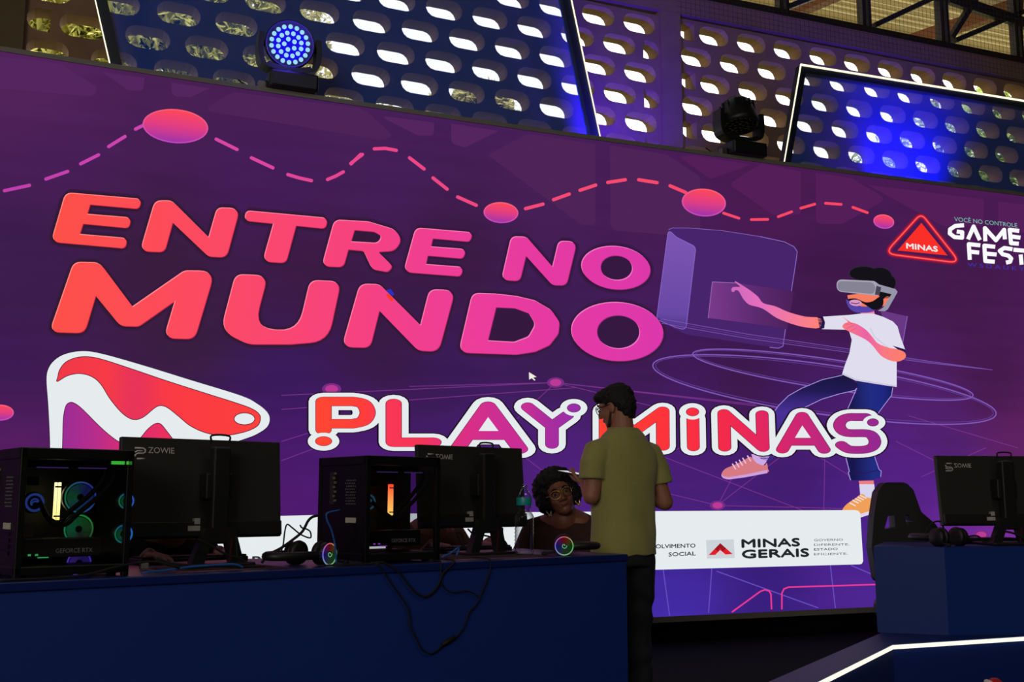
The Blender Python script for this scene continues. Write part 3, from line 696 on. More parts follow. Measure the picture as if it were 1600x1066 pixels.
A.poly(smooth_closed([(125,385),(150,345),(210,318),(290,280),(330,255),(352,262),(385,300),(440,317),(460,300),(466,340),(463,370),(300,400),(180,420),(138,408)], 3), 7, em('screen_shoe_pink', (216, 122, 132)), conv=cI)
A.poly([(125,382),(140,398),(180,404),(300,385),(462,350),(463,374),(300,405),(180,421),(140,412),(126,398)], 8, em('screen_sole_lilac', (206, 160, 220)), conv=cI)
for x, y in ((215,318),(240,303),(265,290),(290,275),(325,258)): A.stroke([(x - 8, y - 10), (x + 14, y + 26)], 9, 9, em('screen_lace', (228, 196, 226)), cI)
A.poly([(1135,432),(1245,429),(1247,456),(1140,458)], 6, em('screen_sock_red', (236, 126, 128)), conv=cI); A.poly([(1139,456),(1249,456),(1256,540),(1250,566),(1190,552),(1146,532)], 6, em('screen_sock_white', (216, 212, 238)), conv=cI)
A.poly(smooth_closed([(1015,648),(1050,600),(1110,560),(1150,530),(1175,533),(1195,555),(1250,562),(1262,600),(1262,640),(1200,668),(1140,680),(1060,680)], 3), 7, em('screen_shoe_orange', (240, 160, 88)), conv=cI)
A.poly([(1130,680),(1262,636),(1262,664),(1130,706)], 8, em('screen_sole_white', (222, 214, 238)), conv=cI)
for x, y in ((1070,600),(1090,580),(1110,568),(1128,556),(1148,545)): A.stroke([(x, y - 6), (x + 40, y + 14)], 8, 9, em('screen_lace_white', (240, 226, 226)), cI)
A.poly([(925,335),(1005,318),(1015,350),(970,372),(935,352)], 7, em('screen_neck', (236, 130, 170)), conv=cH)
A.poly([(700,362),(860,352),(920,345),(1000,343),(1060,362),(1120,390),(1148,420),(1165,480),(1194,560),(1150,562),(1143,600),(1143,780),(1060,768),(900,742),(818,705),(835,650),(862,580),(876,500),(858,440),(700,436)], 8, SHIRT, conv=cH)
A.stroke([(985,430),(1010,480),(1090,545)], 4, 9, SHS, cH); A.stroke([(822,700),(900,735),(1060,762),(1140,774)], 5, 9, SHS, cH)
A.poly([(672,362),(704,360),(717,395),(712,432),(660,434),(684,428)], 9, INKB, conv=cH); A.poly([(1118,534),(1192,556),(1196,572),(1150,558)], 9, INKB, conv=cH)
A.poly(smooth_closed([(690,372),(600,362),(500,335),(420,300),(350,282),(320,245),(280,212),(240,185),(186,152),(184,160),(212,184),(172,186),(160,200),(164,214),(176,214),(186,204),(205,212),(230,255),(265,290),(320,305),(360,322),(430,370),(520,405),(600,425),(686,428)], 3), 9, ARM, conv=cH)
A.poly(smooth_closed([(820,362),(870,395),(905,405),(960,440),(1000,485),(1030,520),(1090,545),(1150,557),(1190,575),(1195,605),(1160,627),(1110,625),(1050,595),(1000,535),(960,500),(900,470),(862,452),(820,425),(832,402),(852,392)], 3), 10, ARM2, conv=cH)
for a, b in (((838,410),(878,402)), ((845,432),(890,412)), ((868,448),(900,430))): A.stroke([a, b], 3, 11, em('screen_finger_line', (214, 84, 120)), cH)
FACE = em('screen_face', (246, 126, 96)); BK = em('screen_hair', (20, 17, 24)); BK2 = em('screen_hair_soft', (44, 40, 52))
A.poly([(850,235),(1062,205),(1108,240),(1105,280),(1040,310),(1000,328),(920,330),(862,300)], 8, FACE, conv=cH)
A.poly(smooth_closed([(843,270),(858,262),(930,300),(1000,300),(1012,322),(985,336),(905,337),(862,312)], 3), 9, em('screen_beard_violet', (86, 68, 168)), conv=cH)
A.poly(smooth_closed([(850,258),(900,254),(955,276),(1000,270),(1042,242),(1062,252),(1058,300),(1010,322),(975,304),(940,282),(900,264),(862,268)], 3), 10, BK, conv=cH)
A.poly(ell(898, 280, 37, 19, tilt=.1), 11, em('screen_mouth', (222, 150, 196)), conv=cH); A.stroke([(872,280),(900,286),(920,280)], 5, 12, INKB, cH)
A.poly(ell(1088, 270, 24, 28), 10, FACE, conv=cH)
for x, y, rx, ry in ((945,105,82,40),(1040,122,72,50),(1092,160,44,46),(1075,215,40,40)):
    A.poly(ell(x, y, rx + 4, ry + 4), 9, BK2, conv=cH); A.poly(ell(x, y, rx, ry), 10, BK, conv=cH)
A.poly([(1018,165),(1135,198),(1148,215),(1090,318),(1072,330),(1030,328),(1062,308),(1112,228),(1040,212)], 11, em('screen_strap', (150, 148, 168)), conv=cH)
A.poly(rounded([(785,140,40),(1010,150,40),(1048,180,30),(1035,238,25),(990,234,30),(785,212,40)]), 11, em('screen_headset_light', (168, 166, 182)), conv=cH)
A.poly(rounded([(790,150,38),(1000,158,40),(1018,190,30),(1005,228,30),(790,208,40)]), 12, em('screen_headset', (134, 131, 148)), conv=cH); A.poly([(1022,178),(1050,188),(1040,234),(1012,232)], 12, em('screen_headset_side', (70, 66, 82)), conv=cH)
A.build('cartoon_figure_graphic')

# event mark in the corner
cJ = crop(1360, 320, 1600, 1600); A = Art()
tri = rounded([(525,92,60),(935,610,50),(145,510,60)])
for w_, c in ((70, (92, 24, 76)), (50, (128, 22, 66)), (34, (176, 26, 58)), (20, (238, 44, 56))): A.stroke(tri, w_, 2 + [70, 50, 34, 20].index(w_), em('screen_neon_%d' % w_, c), cJ, closed=True)
A.stroke(tri, 8, 6, em('screen_neon_core', (255, 110, 104)), cJ, closed=True)
A.poly([(527,190),(800,530),(278,478)], 7, em('screen_mark_red', (250, 48, 40)), conv=cJ); A.text('MINAS', (372, 455), (696, 490), 56, 8, WHITE, .06, cJ); A.build('triangle_mark')
A = Art(); WW = em('screen_pure_white', (250, 250, 252))
for pts in ([(970,215),(880,222),(825,258),(822,300),(870,338),(950,345),(952,288),(895,280)], [(1012,362),(1070,228),(1135,370)], [(1192,382),(1188,245),(1302,372),(1388,262),(1396,362)], [(1545,275),(1446,262),(1460,402),(1540,408)], [(1450,330),(1558,345)],
            [(1140,425),(1020,412),(1030,575)], [(1030,490),(1128,500)], [(1295,440),(1182,428),(1192,588),(1290,595)], [(1188,510),(1310,520)], [(1475,465),(1390,452),(1342,482),(1372,517),(1432,532),(1462,562),(1450,595),(1408,605)], [(1485,470),(1660,486)], [(1560,520),(1570,626)]):
    A.stroke(pts, 42, 8, WW, cJ, round_=False)
A.text('VOCÊ NO CONTROLE', (870, 172), (1525, 238), 46, 8, em('screen_mint', (120, 186, 176)), 0, cJ); A.text('W S D A U K Y', (1010, 645), (1600, 690), 42, 8, em('screen_indigo', (58, 50, 176)), 0, cJ)
A.build('event_lettering')

# white sponsor strip
cK = crop(1000, 780, 1380, 1600); A = Art()
A.poly([(90,815),(300,810),(489,805),(650,802.5),(810,800.6),(1016,799),(1200,798),(1335,797.2),(1340,798.5),(1343,802),(1347.5,877),(1345.5,881),(1342,882),(1016,890.6),(700,899),(300,912),(90,918)], 14, WHITE)
A.build('sponsor_strip')
A = Art(); TX = em('screen_text_black', (34, 38, 40)); TG = em('screen_text_grey', (104, 108, 112))
B_ = lambda: (A.build('sponsor_lettering'), A.__init__())
A.text('DESENVOLVIMENTO', (-72, 329), (360, 318), 27, 16, TX, .035, cK); B_(); A.text('SOCIAL', (184, 377), (362, 370), 27, 16, TX, .035, cK); B_()
A.text('MINAS', (666, 318), (1046, 308), 54, 16, TX, .075, cK); B_(); A.text('GERAIS', (668, 388), (1106, 376), 54, 16, TX, .075, cK); B_()
for i, (t_, x1) in enumerate((('GOVERNO', 1330), ('DIFERENTE.', 1372), ('ESTADO', 1295), ('EFICIENTE.', 1362))): A.text(t_, (1140, 277 + i * 31), (x1, 274 + i * 30.5), 15, 16, TX if i == 2 else TG, .02, cK); B_()
cL = crop(180, 670, 460, 1298); A.text('WARE', (730, 985), (1135, 972), 54, 16, TX, .05, cL)
A.build('sponsor_lettering')
A = Art(); A.poly([(430,270),(612,265),(619,388),(437,392)], 15, em('screen_flag_grey', (204, 212, 218)), conv=cK)
A.poly([(523,290),(605,362),(558,365),(523,336),(490,367),(447,368)], 16, em('screen_flag_red', (226, 30, 40)), conv=cK); A.poly([(523,290),(562,325),(540,345),(523,322),(505,345),(487,328)], 17, em('screen_flag_dark_red', (150, 24, 34)), conv=cK); A.poly([(523,345),(545,366),(502,367)], 17, em('screen_flag_pale', (226, 196, 204)), conv=cK)
A.build('flag_mark')
A = Art(); pk = em('screen_pink_line', (232, 58, 150))
A.stroke([(606,742),(790,608),(820,597),(848,605),(860,625),(864,722)], 10, 3, pk, cK); A.stroke([(932,722),(932,620),(945,592),(975,580),(1560,562),(1800,556)], 10, 3, pk, cK)
A.build('outline_graphic')
A = Art(); A.poly([(40,12),(120,62),(84,68),(108,95),(96,100),(70,75),(42,90)], 9, em('screen_cursor', (240, 236, 226)), conv=crop(820, 580, 1060, 1599)); A.build('mouse_pointer')
# ================================================================= gaming table with computers
TZ = .88
PA, PB = on_z(0, 910.5, TZ), on_z(979, 866, TZ)
TD = (PB - PA); TD.z = 0; TLEN = TD.length; TD.normalize(); TR = math.atan2(TD.y, TD.x); TN = Vector((-TD.y, TD.x, 0))
def tw(x, y, z=TZ): p = PA + TD * x + TN * y; return Vector((p.x, p.y, z))
def tl(px, py, yt):                # ray met with the vertical plane yt behind the table front -> (x, z)
    r = ray(px, py); o = Vector((0, 0, EYE)) - PA
    t = (yt - o.dot(TN)) / r.dot(TN); p = Vector((0, 0, EYE)) + r * t
    return ((p - PA).dot(TD), p.z)
def tt(px, py, z=TZ):              # ray met with a height -> (x, y) on the table
    p = on_z(px, py, z) - PA; return (p.dot(TD), p.dot(TN))

tb = thing('gaming_table', 'long dark blue panelled gaming table in front carrying the lit computers', 'table', tw(0, 0, 0), TR)
X0 = -1.6
MB().box(((X0 + TLEN) / 2, .012, (TZ - .03) / 2), (TLEN - X0, .024, TZ - .03), bev=.003).build('front_panel', NAVY, tb)
MB().box(((X0 + TLEN) / 2, .37, TZ - .015), (TLEN - X0, .76, .03), bev=.004).build('table_top', pm('navy_table_top', (14, 34, 100), .4, var=.06, scale=3), tb)
for x in (X0 + .02, TLEN - .02): MB().box((x, .38, (TZ - .03) / 2), (.035, .70, TZ - .032)).build('end_panel', NAVY, tb)

GLASS = clearmat('smoked_glass', (.74, .74, .76), .05)
def computer(label, px0, px1, pytop, yt, ram, pump, fans, led, green, grp):
    x0, zt = tl(px0, pytop, yt); x1, _ = tl(px1, pytop, yt); Wd = x1 - x0; H = zt - TZ; Dp = .37
    t = thing('computer_tower', label, 'computer', tw(x0, yt, TZ), TR, group=grp)
    cam_ = Vector((0, 0, EYE)) - PA; oN, oD = cam_.dot(TN), cam_.dot(TD)
    rat = lambda d: (yt + d - oN) / (yt - oN)
    U = lambda u, d=0: oD + (x0 + u * Wd - oD) * rat(d) - x0          # inside parts lie deeper than the glass
    V = lambda v, d=0: EYE + (TZ + v * H - EYE) * rat(d) - TZ
    f = MB(); e = .022
    for x in (e / 2, Wd - e / 2):
        for y in (e / 2, Dp - e / 2): f.box((x, y, H / 2), (e, e, H), bev=.003)
    f.box((Wd / 2, Dp / 2, H - .018), (Wd, Dp, .036), bev=.004); f.box((Wd / 2, Dp / 2, .026), (Wd, Dp, .03), bev=.004)
    for x in (.04, Wd - .04):
        for y in (.05, Dp - .05): f.lathe([(.014, 0), (.016, .012)], (x, y, 0), n=12)
    f.build('case_frame', BLACKM, t)
    MB().box((Wd / 2, .004, H / 2 + .005), (Wd - .012, .004, H - .06)).build('glass_panel', GLASS, t)
    if fans: MB().box((Wd * .5, Dp - .006, H / 2 + .005), (Wd - .03, .004, H - .07)).build('rear_cover', BLACKM, t)
    else: MB().box((Wd * .80, Dp - .006, H / 2 + .005), (Wd * .36, .004, H - .09)).build('rear_glass', GLASS, t)
    if fans: MB().box((Wd - .006, Dp / 2, H / 2), (.004, Dp - .04, H - .07)).build('front_mesh_panel', BLACKM, t)
    # left face: the computer's rear with ports
    r = MB(); r.box((.006, Dp / 2, H / 2), (.004, Dp - .04, H - .06))
    r.build('rear_panel', BLACKM, t)
    p = MB()
    for i in range(6):
        for j in range(9): p.lathe([(.0042, -.001), (.0042, .002)], (0.003, .085 + i * .013 + (j % 2) * .0065, H * .55 + j * .0115), 'X', 6)
    p.build('vent_grille', pm('bright_steel', (104, 102, 98), .45, .7), t)
    io = MB().box((.002, Dp * .70, H * .70), (.006, .030, .13)); io.build('port_plate', pm('port_metal', (64, 60, 55), .5, .5), t)
    po = MB()
    for i in range(7): po.box((0, Dp * .70 - .026 + .01 * (i % 2), H * .84 - i * .018), (.006, .010, .009))
    po.build('port', pm('port_plastic', (116, 108, 98), .5), t)
    MB().box((.001, Dp * .30, H * .40), (.003, .075, .02)).build('paper_sticker', pm('paper_label', (196, 190, 176), .8), t)
    sl = MB()
    for i in range(4): sl.box((.002, Dp * .42, H * .34 - i * .02), (.004, .15, .012))
    sl.build('slot_cover', BLACKM, t)
    # inside
    mbd = MB().box(((U(.0, .3) + U(.64, .3)) / 2 if not fans else Wd * .5, Dp - .05, H * .53), (.64 * Wd if not fans else Wd - .05, .006, H * .80)); mb_ = mbd.build('motherboard', pm('circuit_board', (24, 25, 27), .5, var=.4, scale=60), t)
    bl = MB(); bl.box((U(.07, .2), .22, V(.37, .2)), (.14 * Wd, .05, .10 * H)); bl.build('chipset_cover', pm('brushed_grey', (128, 124, 116), .45, .5), mb_)
    bl = MB(); bl.box((U(.09, .2), .22, V(.745, .2)), (.15 * Wd, .04, .07 * H)); bl.build('heat_sink', pm('purple_anodised', (92, 80, 112), .4, .5), mb_)
    DR = .20; ux = U(.315, DR); rm = MB(); z0, z1 = V(.43, DR), V(.735, DR)
    for dx in (0, .012): rm.box((ux + dx, DR + .007, (z0 + z1) / 2), (.008, .014, z1 - z0), bev=.002)
    rm.build('memory_stick', emgrad('ram_light_' + led, 2, [(z0, ram[0]), (z0 + .02, ram[1]), (z1, ram[2])], 2.2), mb_)
    for v in (.70, .475, .44): MB().box((ux + .006, DR - .002, V(v, DR)), (.022, .002, .005)).build('memory_clip', BLACK, mb_)
    pu = MB(); pu.lathe([(0, 0), (.034, 0), (.036, -.02), (.03, -.032), (0, -.033)], (U(pump[0], .2), .235, V(pump[1], .2)), 'Y'); cp = pu.build('cpu_cooler', BLACK, t)
    a = MB(); pu_, pv_ = U(pump[0], .2), V(pump[1], .2); a.tube([(pu_ + .027 * math.cos(i * math.pi / 16), .198, pv_ + .027 * math.sin(i * math.pi / 16)) for i in range(32)], .004, 6, closed=True)
    a.tube([(pu_ + .012 * math.cos(i * .5), .198, pv_ + .012 * math.sin(i * .5)) for i in range(9)], .0028, 6)
    a.tube([(pu_ - .012, .198, pv_ - .004), (pu_, .198, pv_ + .004), (pu_ + .012, .198, pv_ + .002)], .0028, 6)
    a.build('cooler_light', em('cooler_led_' + led, (60, 90, 190) if fans else (50, 110, 140), .5), cp)
    for i, (u, v, r_, lit) in enumerate(fans):
        fn = MB(); dd = .17 if u < .8 else .045; c = (U(u, dd), dd, V(v, dd))  # the two shallow ones at the right edge stand in for glass reflections
        fn.lathe([(r_, -.012), (r_ + .004, -.012), (r_ + .004, .012), (r_, .012)], c, 'Y', 32); fn.lathe([(0, -.012), (.016, -.012), (.016, .01)], c, 'Y', 16)
        for k in range(9):
            a0 = 2 * math.pi * k / 9; q = [(c[0] + rr * math.cos(a0 + s_), c[1] + dy, c[2] + rr * math.sin(a0 + s_)) for rr, s_, dy in ((.015, 0, -.008), (r_ - .003, .25, -.006), (r_ - .003, .75, .006), (.015, .5, .008))]
            fn.raw(q, [[0, 1, 2, 3]])
        fb = fn.build('fan_or_reflection', pm('fan_plastic', (40, 48, 52), .35), t)
        ring_ = MB().tube([(0 + (r_ - .002) * math.cos(k * math.pi / 20), 0, (r_ - .002) * math.sin(k * math.pi / 20)) for k in range(40)], .0028, 6, closed=True)
        rg_ = ring_.build('fan_or_reflection_ring', emradial('fan_led_%s%d' % (led, i), [(0, lit[0]), (.35, lit[1]), (.7, lit[2]), (1, lit[0])], .75), fb); rg_.location = (c[0], c[1] - .014, c[2])
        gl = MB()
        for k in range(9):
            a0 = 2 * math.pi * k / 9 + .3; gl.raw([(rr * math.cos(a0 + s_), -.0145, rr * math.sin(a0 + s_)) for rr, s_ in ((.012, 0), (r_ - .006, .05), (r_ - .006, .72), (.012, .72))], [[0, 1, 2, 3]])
        g2 = gl.build('fan_or_reflection_glow', emradial('fan_or_reflection_glow_%s%d' % (led, i), [(0, tuple(v * .62 for v in lit[0])), (.35, tuple(v * .5 for v in lit[1])), (.7, tuple(v * .62 for v in lit[2])), (1, tuple(v * .62 for v in lit[0]))], .75), fb); g2.location = (c[0], c[1], c[2])
    g = MB().box((U(.40, .095), .16, V(.235, .095)), (.68 * Wd, .13, .15 * H), bev=.004); gp = g.build('graphics_card', pm('card_shroud', (22, 22, 23), .4), t)
    v_, f_ = text2d('GEFORCE RTX', 0); MB().raw([(U(.34 + .32 * a, .0935), .0935, V(.195 + .035 * b, .0935)) for a, b in v_], f_).build('card_lettering', pm('card_print', (215, 215, 215), .5), gp)
    l = MB()
    for u in (.12, .18): l.box((U(u, .0935), .0935, V(.185, .0935)), (.009, .002, .006))
    l.box((U(.235, .0935), .0935, V(.164, .0935)), (.034, .002, .0035)); l.build('card_light', em('card_led_' + led, green, .75), gp)
    ra = MB().box((Wd * .52, .17, H * .885), (.78 * Wd, .12, .06 * H)); rr_ = ra.build('radiator', BLACKM, t)
    l = MB(); l.box((U(.27, .11), .1085, H * .855), (.28 * Wd, .003, .003)); l.box((U(.62, .11), .1085, H * .855), (.26 * Wd, .003, .003)); l.build('radiator_light', em('radiator_led', (92, 62, 150), .6), rr_)
    hs = MB()
    for dx in (0, -.035):
        hs.tube(smooth_open([(U(.83, .13) + dx * .8, .13, V(.86, .13)), (U(.80, .13) + dx, .13, V(.74, .13)), (U(.68, .13) + dx, .13, V(.62, .13)), (U(.52, .13) + dx, .13, V(.50, .13)), (U(.40, .13) + dx * .6, .13, V(.41, .13)), (U(.26, .15), .15, V(.46, .15)), (U(pump[0], .18) + .02, .19, V(pump[1], .18))], 5), .0085, 8)
    hs.build('coolant_hose', RUBBER, t)
    wr = MB()
    for i in range(4): wr.tube(smooth_open([(U(.46 + .03 * i, .2), .22, V(.20)), (U(.48 + .03 * i, .2), .2, V(.33 + .015 * i)), (U(.52 + .03 * i, .2), .23, V(.36)), (U(.56 + .02 * i, .2), .27, V(.26))], 4), .004, 6)
    wr.build('power_wire', RUBBER, t)
    if fans:
        l = MB(); l.box((U(.85), .001, V(.895)), (.12 * Wd, .002, .011)); l.box((U(.955), .001, V(.895)), (.05 * Wd, .002, .011)); l.build('green_bar', em('bar_green', (62, 190, 60), .8), t)  # two glowing green bars at the top right of the glass
    return t
computer('nearest computer tower with yellow glowing memory and green fan rings, at left end', 34, 211, 698.5, .05, ((255, 236, 120), (255, 244, 150), (255, 252, 190)), (.136, .58),
         [(.515, .62, .052, ((40, 150, 80), (60, 60, 190), (50, 110, 190))), (.515, .375, .048, ((30, 170, 110), (50, 180, 80), (60, 60, 60))), (.535, .115, .04, ((110, 70, 230), (80, 60, 220), (100, 60, 220))), (.93, .59, .026, ((40, 150, 80), (50, 80, 200), (40, 100, 150))), (.92, .33, .03, ((30, 150, 80), (40, 90, 210), (30, 120, 150)))], 'yellow', (70, 220, 120), 'computers on the blue table')
computer('computer tower with red-orange glowing memory, right of the first one', 573, 689, 711.5, .06, ((255, 210, 120), (255, 190, 90), (250, 60, 40)), (.04, .57), [], 'red', (170, 70, 220), 'computers on the blue table')

def monitor(label, pxl, pxr, pyt, pyb, yt, logo_flip, root=None, accent=(150, 40, 40), grp='gaming monitors seen from behind', place=None):
    if place: loc, rz, Wm, Hm, zb = place
    else:
        x0, zt = tl(pxl, pyt, yt); x1, _ = tl(pxr, pyt, yt); _, zb = tl(pxr, pyb, yt); Wm, Hm = x1 - x0, zt - zb
        loc, rz = tw((x0 + x1) / 2, yt, TZ), TR; zb -= TZ
    t = thing('gaming_monitor', label, 'monitor', loc, rz, group=grp)
    tilt = Matrix.Rotation(math.radians(-5), 4, 'X'); c = Vector((0, .0, zb + Hm / 2))
    def place_(o): o.matrix_local = Matrix.Translation(c) @ tilt; return o
    p = MB().box((0, .012, 0), (Wm, .024, Hm), bev=.004); place_(p.build('display_housing', pm('monitor_back', (40, 37, 34), .5), t))
    place_(MB().box((0, -.004, -Hm * .41), (Wm * .985, .026, Hm * .15), bev=.004).build('lower_bezel', BLACK, t))
    place_(MB().box((0, .0252, 0), (Wm - .012, .001, Hm - .016)).build('screen_face', pm('dark_screen', (10, 10, 11), .25), t))
    lm = pm('logo_grey', (206, 198, 192), .5)
    lg = MB(); u = Hm * .055; lx, lz = -Wm * .39, Hm * .39
    F_ = -1 if logo_flip else 1
    s1 = [(-1.6, 1.6), (.9, 1.6), (1.55, 1.2), (1.55, .5), (.9, .05), (-.7, .05), (-1.4, -.4), (-1.4, -.9)]; s2 = [(1.5, -1.5), (-.9, -1.5)]; s3 = [(.8, .75), (-.8, .75), (-1.5, .35)]
    for sgm in (s1, s2, s3): lg.tube([(lx + a * u * .62, -.001, lz - .02 + F_ * b * u * .62) for a, b in sgm], u * .16, 6)
    v_, f_ = text2d('ZOWIE', .0); a0, wd, hh = lx + u * 1.5, Wm * .155, Hm * .062
    z0 = lz - .02 + u * (.15 if not logo_flip else .95); lg.raw([(a0 + a * wd, -.0015, z0 + F_ * b * hh) for a, b in v_], f_)
    place_(lg.build('logo', lm, t))
    sk = MB().box((-Wm * .075, -.002, -Hm * .405), (Wm * .075, .032, Hm * .05)); sk.box((-Wm * .055, -.002, -Hm * .335), (Wm * .035, .032, Hm * .06)); place_(sk.build('rating_label', pm('grey_label', (170, 166, 158), .7), t))
    s = MB(); s.box((.035, -.055, zb * .3 + (zb + Hm * .97) / 2), (.07, .045, Hm * .97), bev=.008)
    s.box((.035, -.03, zb + Hm * .52), (.11, .06, .10), bev=.006); st = s.build('stand_column', BLACK, t)
    h = MB().tube(smooth_open([(-.0, -.05, zb + Hm * .96), (.0, -.05, zb + Hm + .012), (.07, -.05, zb + Hm + .012), (.07, -.05, zb + Hm * .96)], 4), .004, 6); h.build('carry_handle', RUBBER, st)
    b = MB()
    for x0_, x1_ in ((-.055, -.0), (.105, .07)):
        b.prism([(x0_ - .02, .012), (x0_ + .03, .012), (x1_ + .025, zb + .04), (x1_ - .02, zb + .04)], -.08, -.04)
    b.box((.03, -.03, .008), (.26, .20, .014), bev=.005); b.build('stand_base', BLACK, t)
    MB().box((.078, -.083, zb * .55), (.007, .003, zb * .8), Matrix.Rotation(.12, 3, 'Y')).build('accent_stripe', pm('red_plastic', (70, 14, 18), .5), t)
    return t
monitor('gaming monitor seen from behind right of the yellow-lit computer', 192, 441, 681.5, 838, .40, False)
monitor('gaming monitor seen from behind right of the red-lit computer', 655, 819, 694, 823, .42, True)

def headset(label, loc, rz, lit=True, flip=1, reach=.20, grp='headsets lying on the tables'):
    t = thing('gaming_headset', label, 'headphones', loc, rz, group=grp); R = .044
    def cup(y, s_, nm):
        c = MB(); c.lathe([(0, -.02 * s_), (R * .86, -.02 * s_), (R, -.012 * s_), (R, .006 * s_), (R * .9, .012 * s_)], (0, y, R), 'Y'); o = c.build(nm, BLACK, t)
        q = MB().lathe([(R * .5, .012 * s_), (R * 1.0, .012 * s_), (R * 1.06, .022 * s_), (R * .98, .034 * s_), (R * .5, .034 * s_)], (0, y, R * 1.06), 'Y'); q.build('ear_cushion', pm('leatherette', (18, 17, 17), .55), o); return o
    A_ = cup(0, 1, 'ear_cup'); cup(.155, -1, 'ear_cup')
    if lit:
        rg_ = MB().tube([(R * .9 * math.cos(k * math.pi / 20), 0, R * .9 * math.sin(k * math.pi / 20)) for k in range(40)], .0022, 6, closed=True)
        o = rg_.build('light_ring', emradial('headset_ring', [(0, (120, 110, 240)), (.25, (225, 90, 90)), (.5, (90, 200, 110)), (.75, (150, 190, 150)), (1, (120, 110, 240))], .8), A_); o.location = (0, -.021, R)
        d = MB()
        for k in range(24):
            a0, a1 = 2 * math.pi * k / 24, 2 * math.pi * (k + 1) / 24
            d.raw([(rr * math.cos(a_), 0, rr * math.sin(a_)) for rr, a_ in ((.012, a0), (R * .82, a0), (R * .82, a1), (.012, a1))], [[0, 1, 2, 3]])
        o = d.build('light_disc', emradial('headset_disc', [(0, (30, 26, 110)), (.25, (110, 18, 22)), (.5, (22, 70, 26)), (.75, (40, 60, 40)), (1, (30, 26, 110))], .55), A_); o.location = (0, -.0206, R)
        s_ = MB().tube([((.004 + .0011 * k) * math.cos(k * .8), -.0215, R + (.004 + .0011 * k) * math.sin(k * .8)) for k in range(9)], .0016, 5); s_.build('light_logo', em('headset_logo', (110, 190, 140), .8), A_)
    b = MB(); pts = [(flip * (.02 + reach * math.sin(math.pi * k / 14)), .0775 - .085 * math.cos(math.pi * k / 14), R * .95 + .0 * k) for k in range(15)]
    b.tube(pts, [.012] + [.016] * 13 + [.012], 8); hb = b.build('headband', BLACK, t)
    y_ = MB()
    for y in (-.004, .159):
        y_.tube([(flip * .02, y, R * .9), (flip * .05, y, R * .9)], .012, 8)
    y_.build('yoke', pm('gunmetal', (70, 70, 74), .35, .7), hb)
    mc = MB().tube(smooth_open([(-flip * .02, 0, R * .6), (-flip * .045, -.02, R * .4), (-flip * .085, -.03, .012)], 4), .005, 6); mc.ball((-flip * .088, -.03, .011), (.014, .009, .009)); mc.build('microphone', RUBBER, t)
    return t
x, y = tt(503, 884); headset('black headset with rainbow-lit ear cup between the first monitor and second computer', tw(x, .10, TZ), TR + math.radians(20), True, -1)
x, y = tt(870, 868); headset('black headset with rainbow-lit ear cup beside the water bottle', tw(x, .07, TZ), TR - math.radians(42), True, 1, .13)

# water bottle
x, z = tl(819, 800, .20); t = thing('water_bottle', 'ribbed clear plastic water bottle with teal label behind the headset', 'bottle', tw(x, .20, TZ), TR)
pet = clearmat('clear_pet', (.93, .94, .96), .1); N = pet.node_tree.nodes; L = pet.node_tree.links
lw = N.new('ShaderNodeLayerWeight'); lw.inputs[0].default_value = .52; L.new(lw.outputs['Facing'], N['Mix Shader'].inputs[0])
K = tl(819, 761, .20)[1] - TZ; q = K / .31; prof = [(.0, .004), (.034, 0), (.042, .008)]
for i in range(9): prof += [(.0445, .02 + i * .0165), (.0405, .0285 + i * .0165)]
prof += [(.0445, .172), (.040, .184), (.031, .198), (.026, .205), (.026, .212), (.033, .220), (.034, .226), (.034, .262), (.031, .275), (.020, .295), (.013, .302), (.013, .31), (0, .311)]
MB().lathe([(r, h * q) for r, h in prof], n=32).build('bottle_body', pet, t)
MB().lathe([(.0345, .226 * q), (.0352, .228 * q), (.0352, .260 * q), (.0345, .262 * q)], n=32).build('label', pm('teal_label', (30, 150, 150), .4), t)
MB().lathe([(.0135, .300 * q), (.0155, .301 * q), (.0155, .318 * q), (.012, .321 * q), (0, .321 * q)], n=24).build('cap', clearmat('pale_cap', (.8, .8, .85), .2), t)

# mats, keyboards
for lb, a, b_ in (('dark mouse mat with pinkish edge under the water bottle', 690, 845), ('dark mouse mat in front of the first monitor', 270, 430)):
    xa, xb = tl(a, 870, .16)[0], tl(b_, 870, .16)[0]
    t = thing('mouse_mat', lb, 'mat', tw((xa + xb) / 2, .26, TZ), TR, group='mouse mats on the blue table')
    MB().box((0, 0, .0015), (xb - xa, .38, .003), bev=.001).build('pad', pm('mat_cloth', (46, 30, 38), .9), t)
    MB().tube([(-(xb - xa) / 2, -.19, .002), ((xb - xa) / 2, -.19, .002), ((xb - xa) / 2, .19, .002), (-(xb - xa) / 2, .19, .002)], .002, 5, closed=True).build('stitched_edge', pm('mat_edge', (140, 84, 104), .8), t)
def keyboard(lb, loc, rz):
    t = thing('keyboard', lb, 'keyboard', loc, rz, group='keyboards on the tables'); MB().box((0, 0, .012), (.44, .135, .022), bev=.004).build('keyboard_base', BLACK, t)
    k = MB()
    for r in range(6):
        for c in range(19): k.box((-.205 + c * .0228, -.052 + r * .0205, .026), (.018, .016, .008))
    k.build('keycap', pm('keycaps', (30, 29, 30), .6), t)
x = tl(735, 860, .6)[0]; keyboard('black keyboard behind the second monitor on the blue table', tw(x, .62, TZ), TR)
x = tl(300, 860, .6)[0]; keyboard('black keyboard behind the first monitor on the blue table', tw(x, .62, TZ), TR)

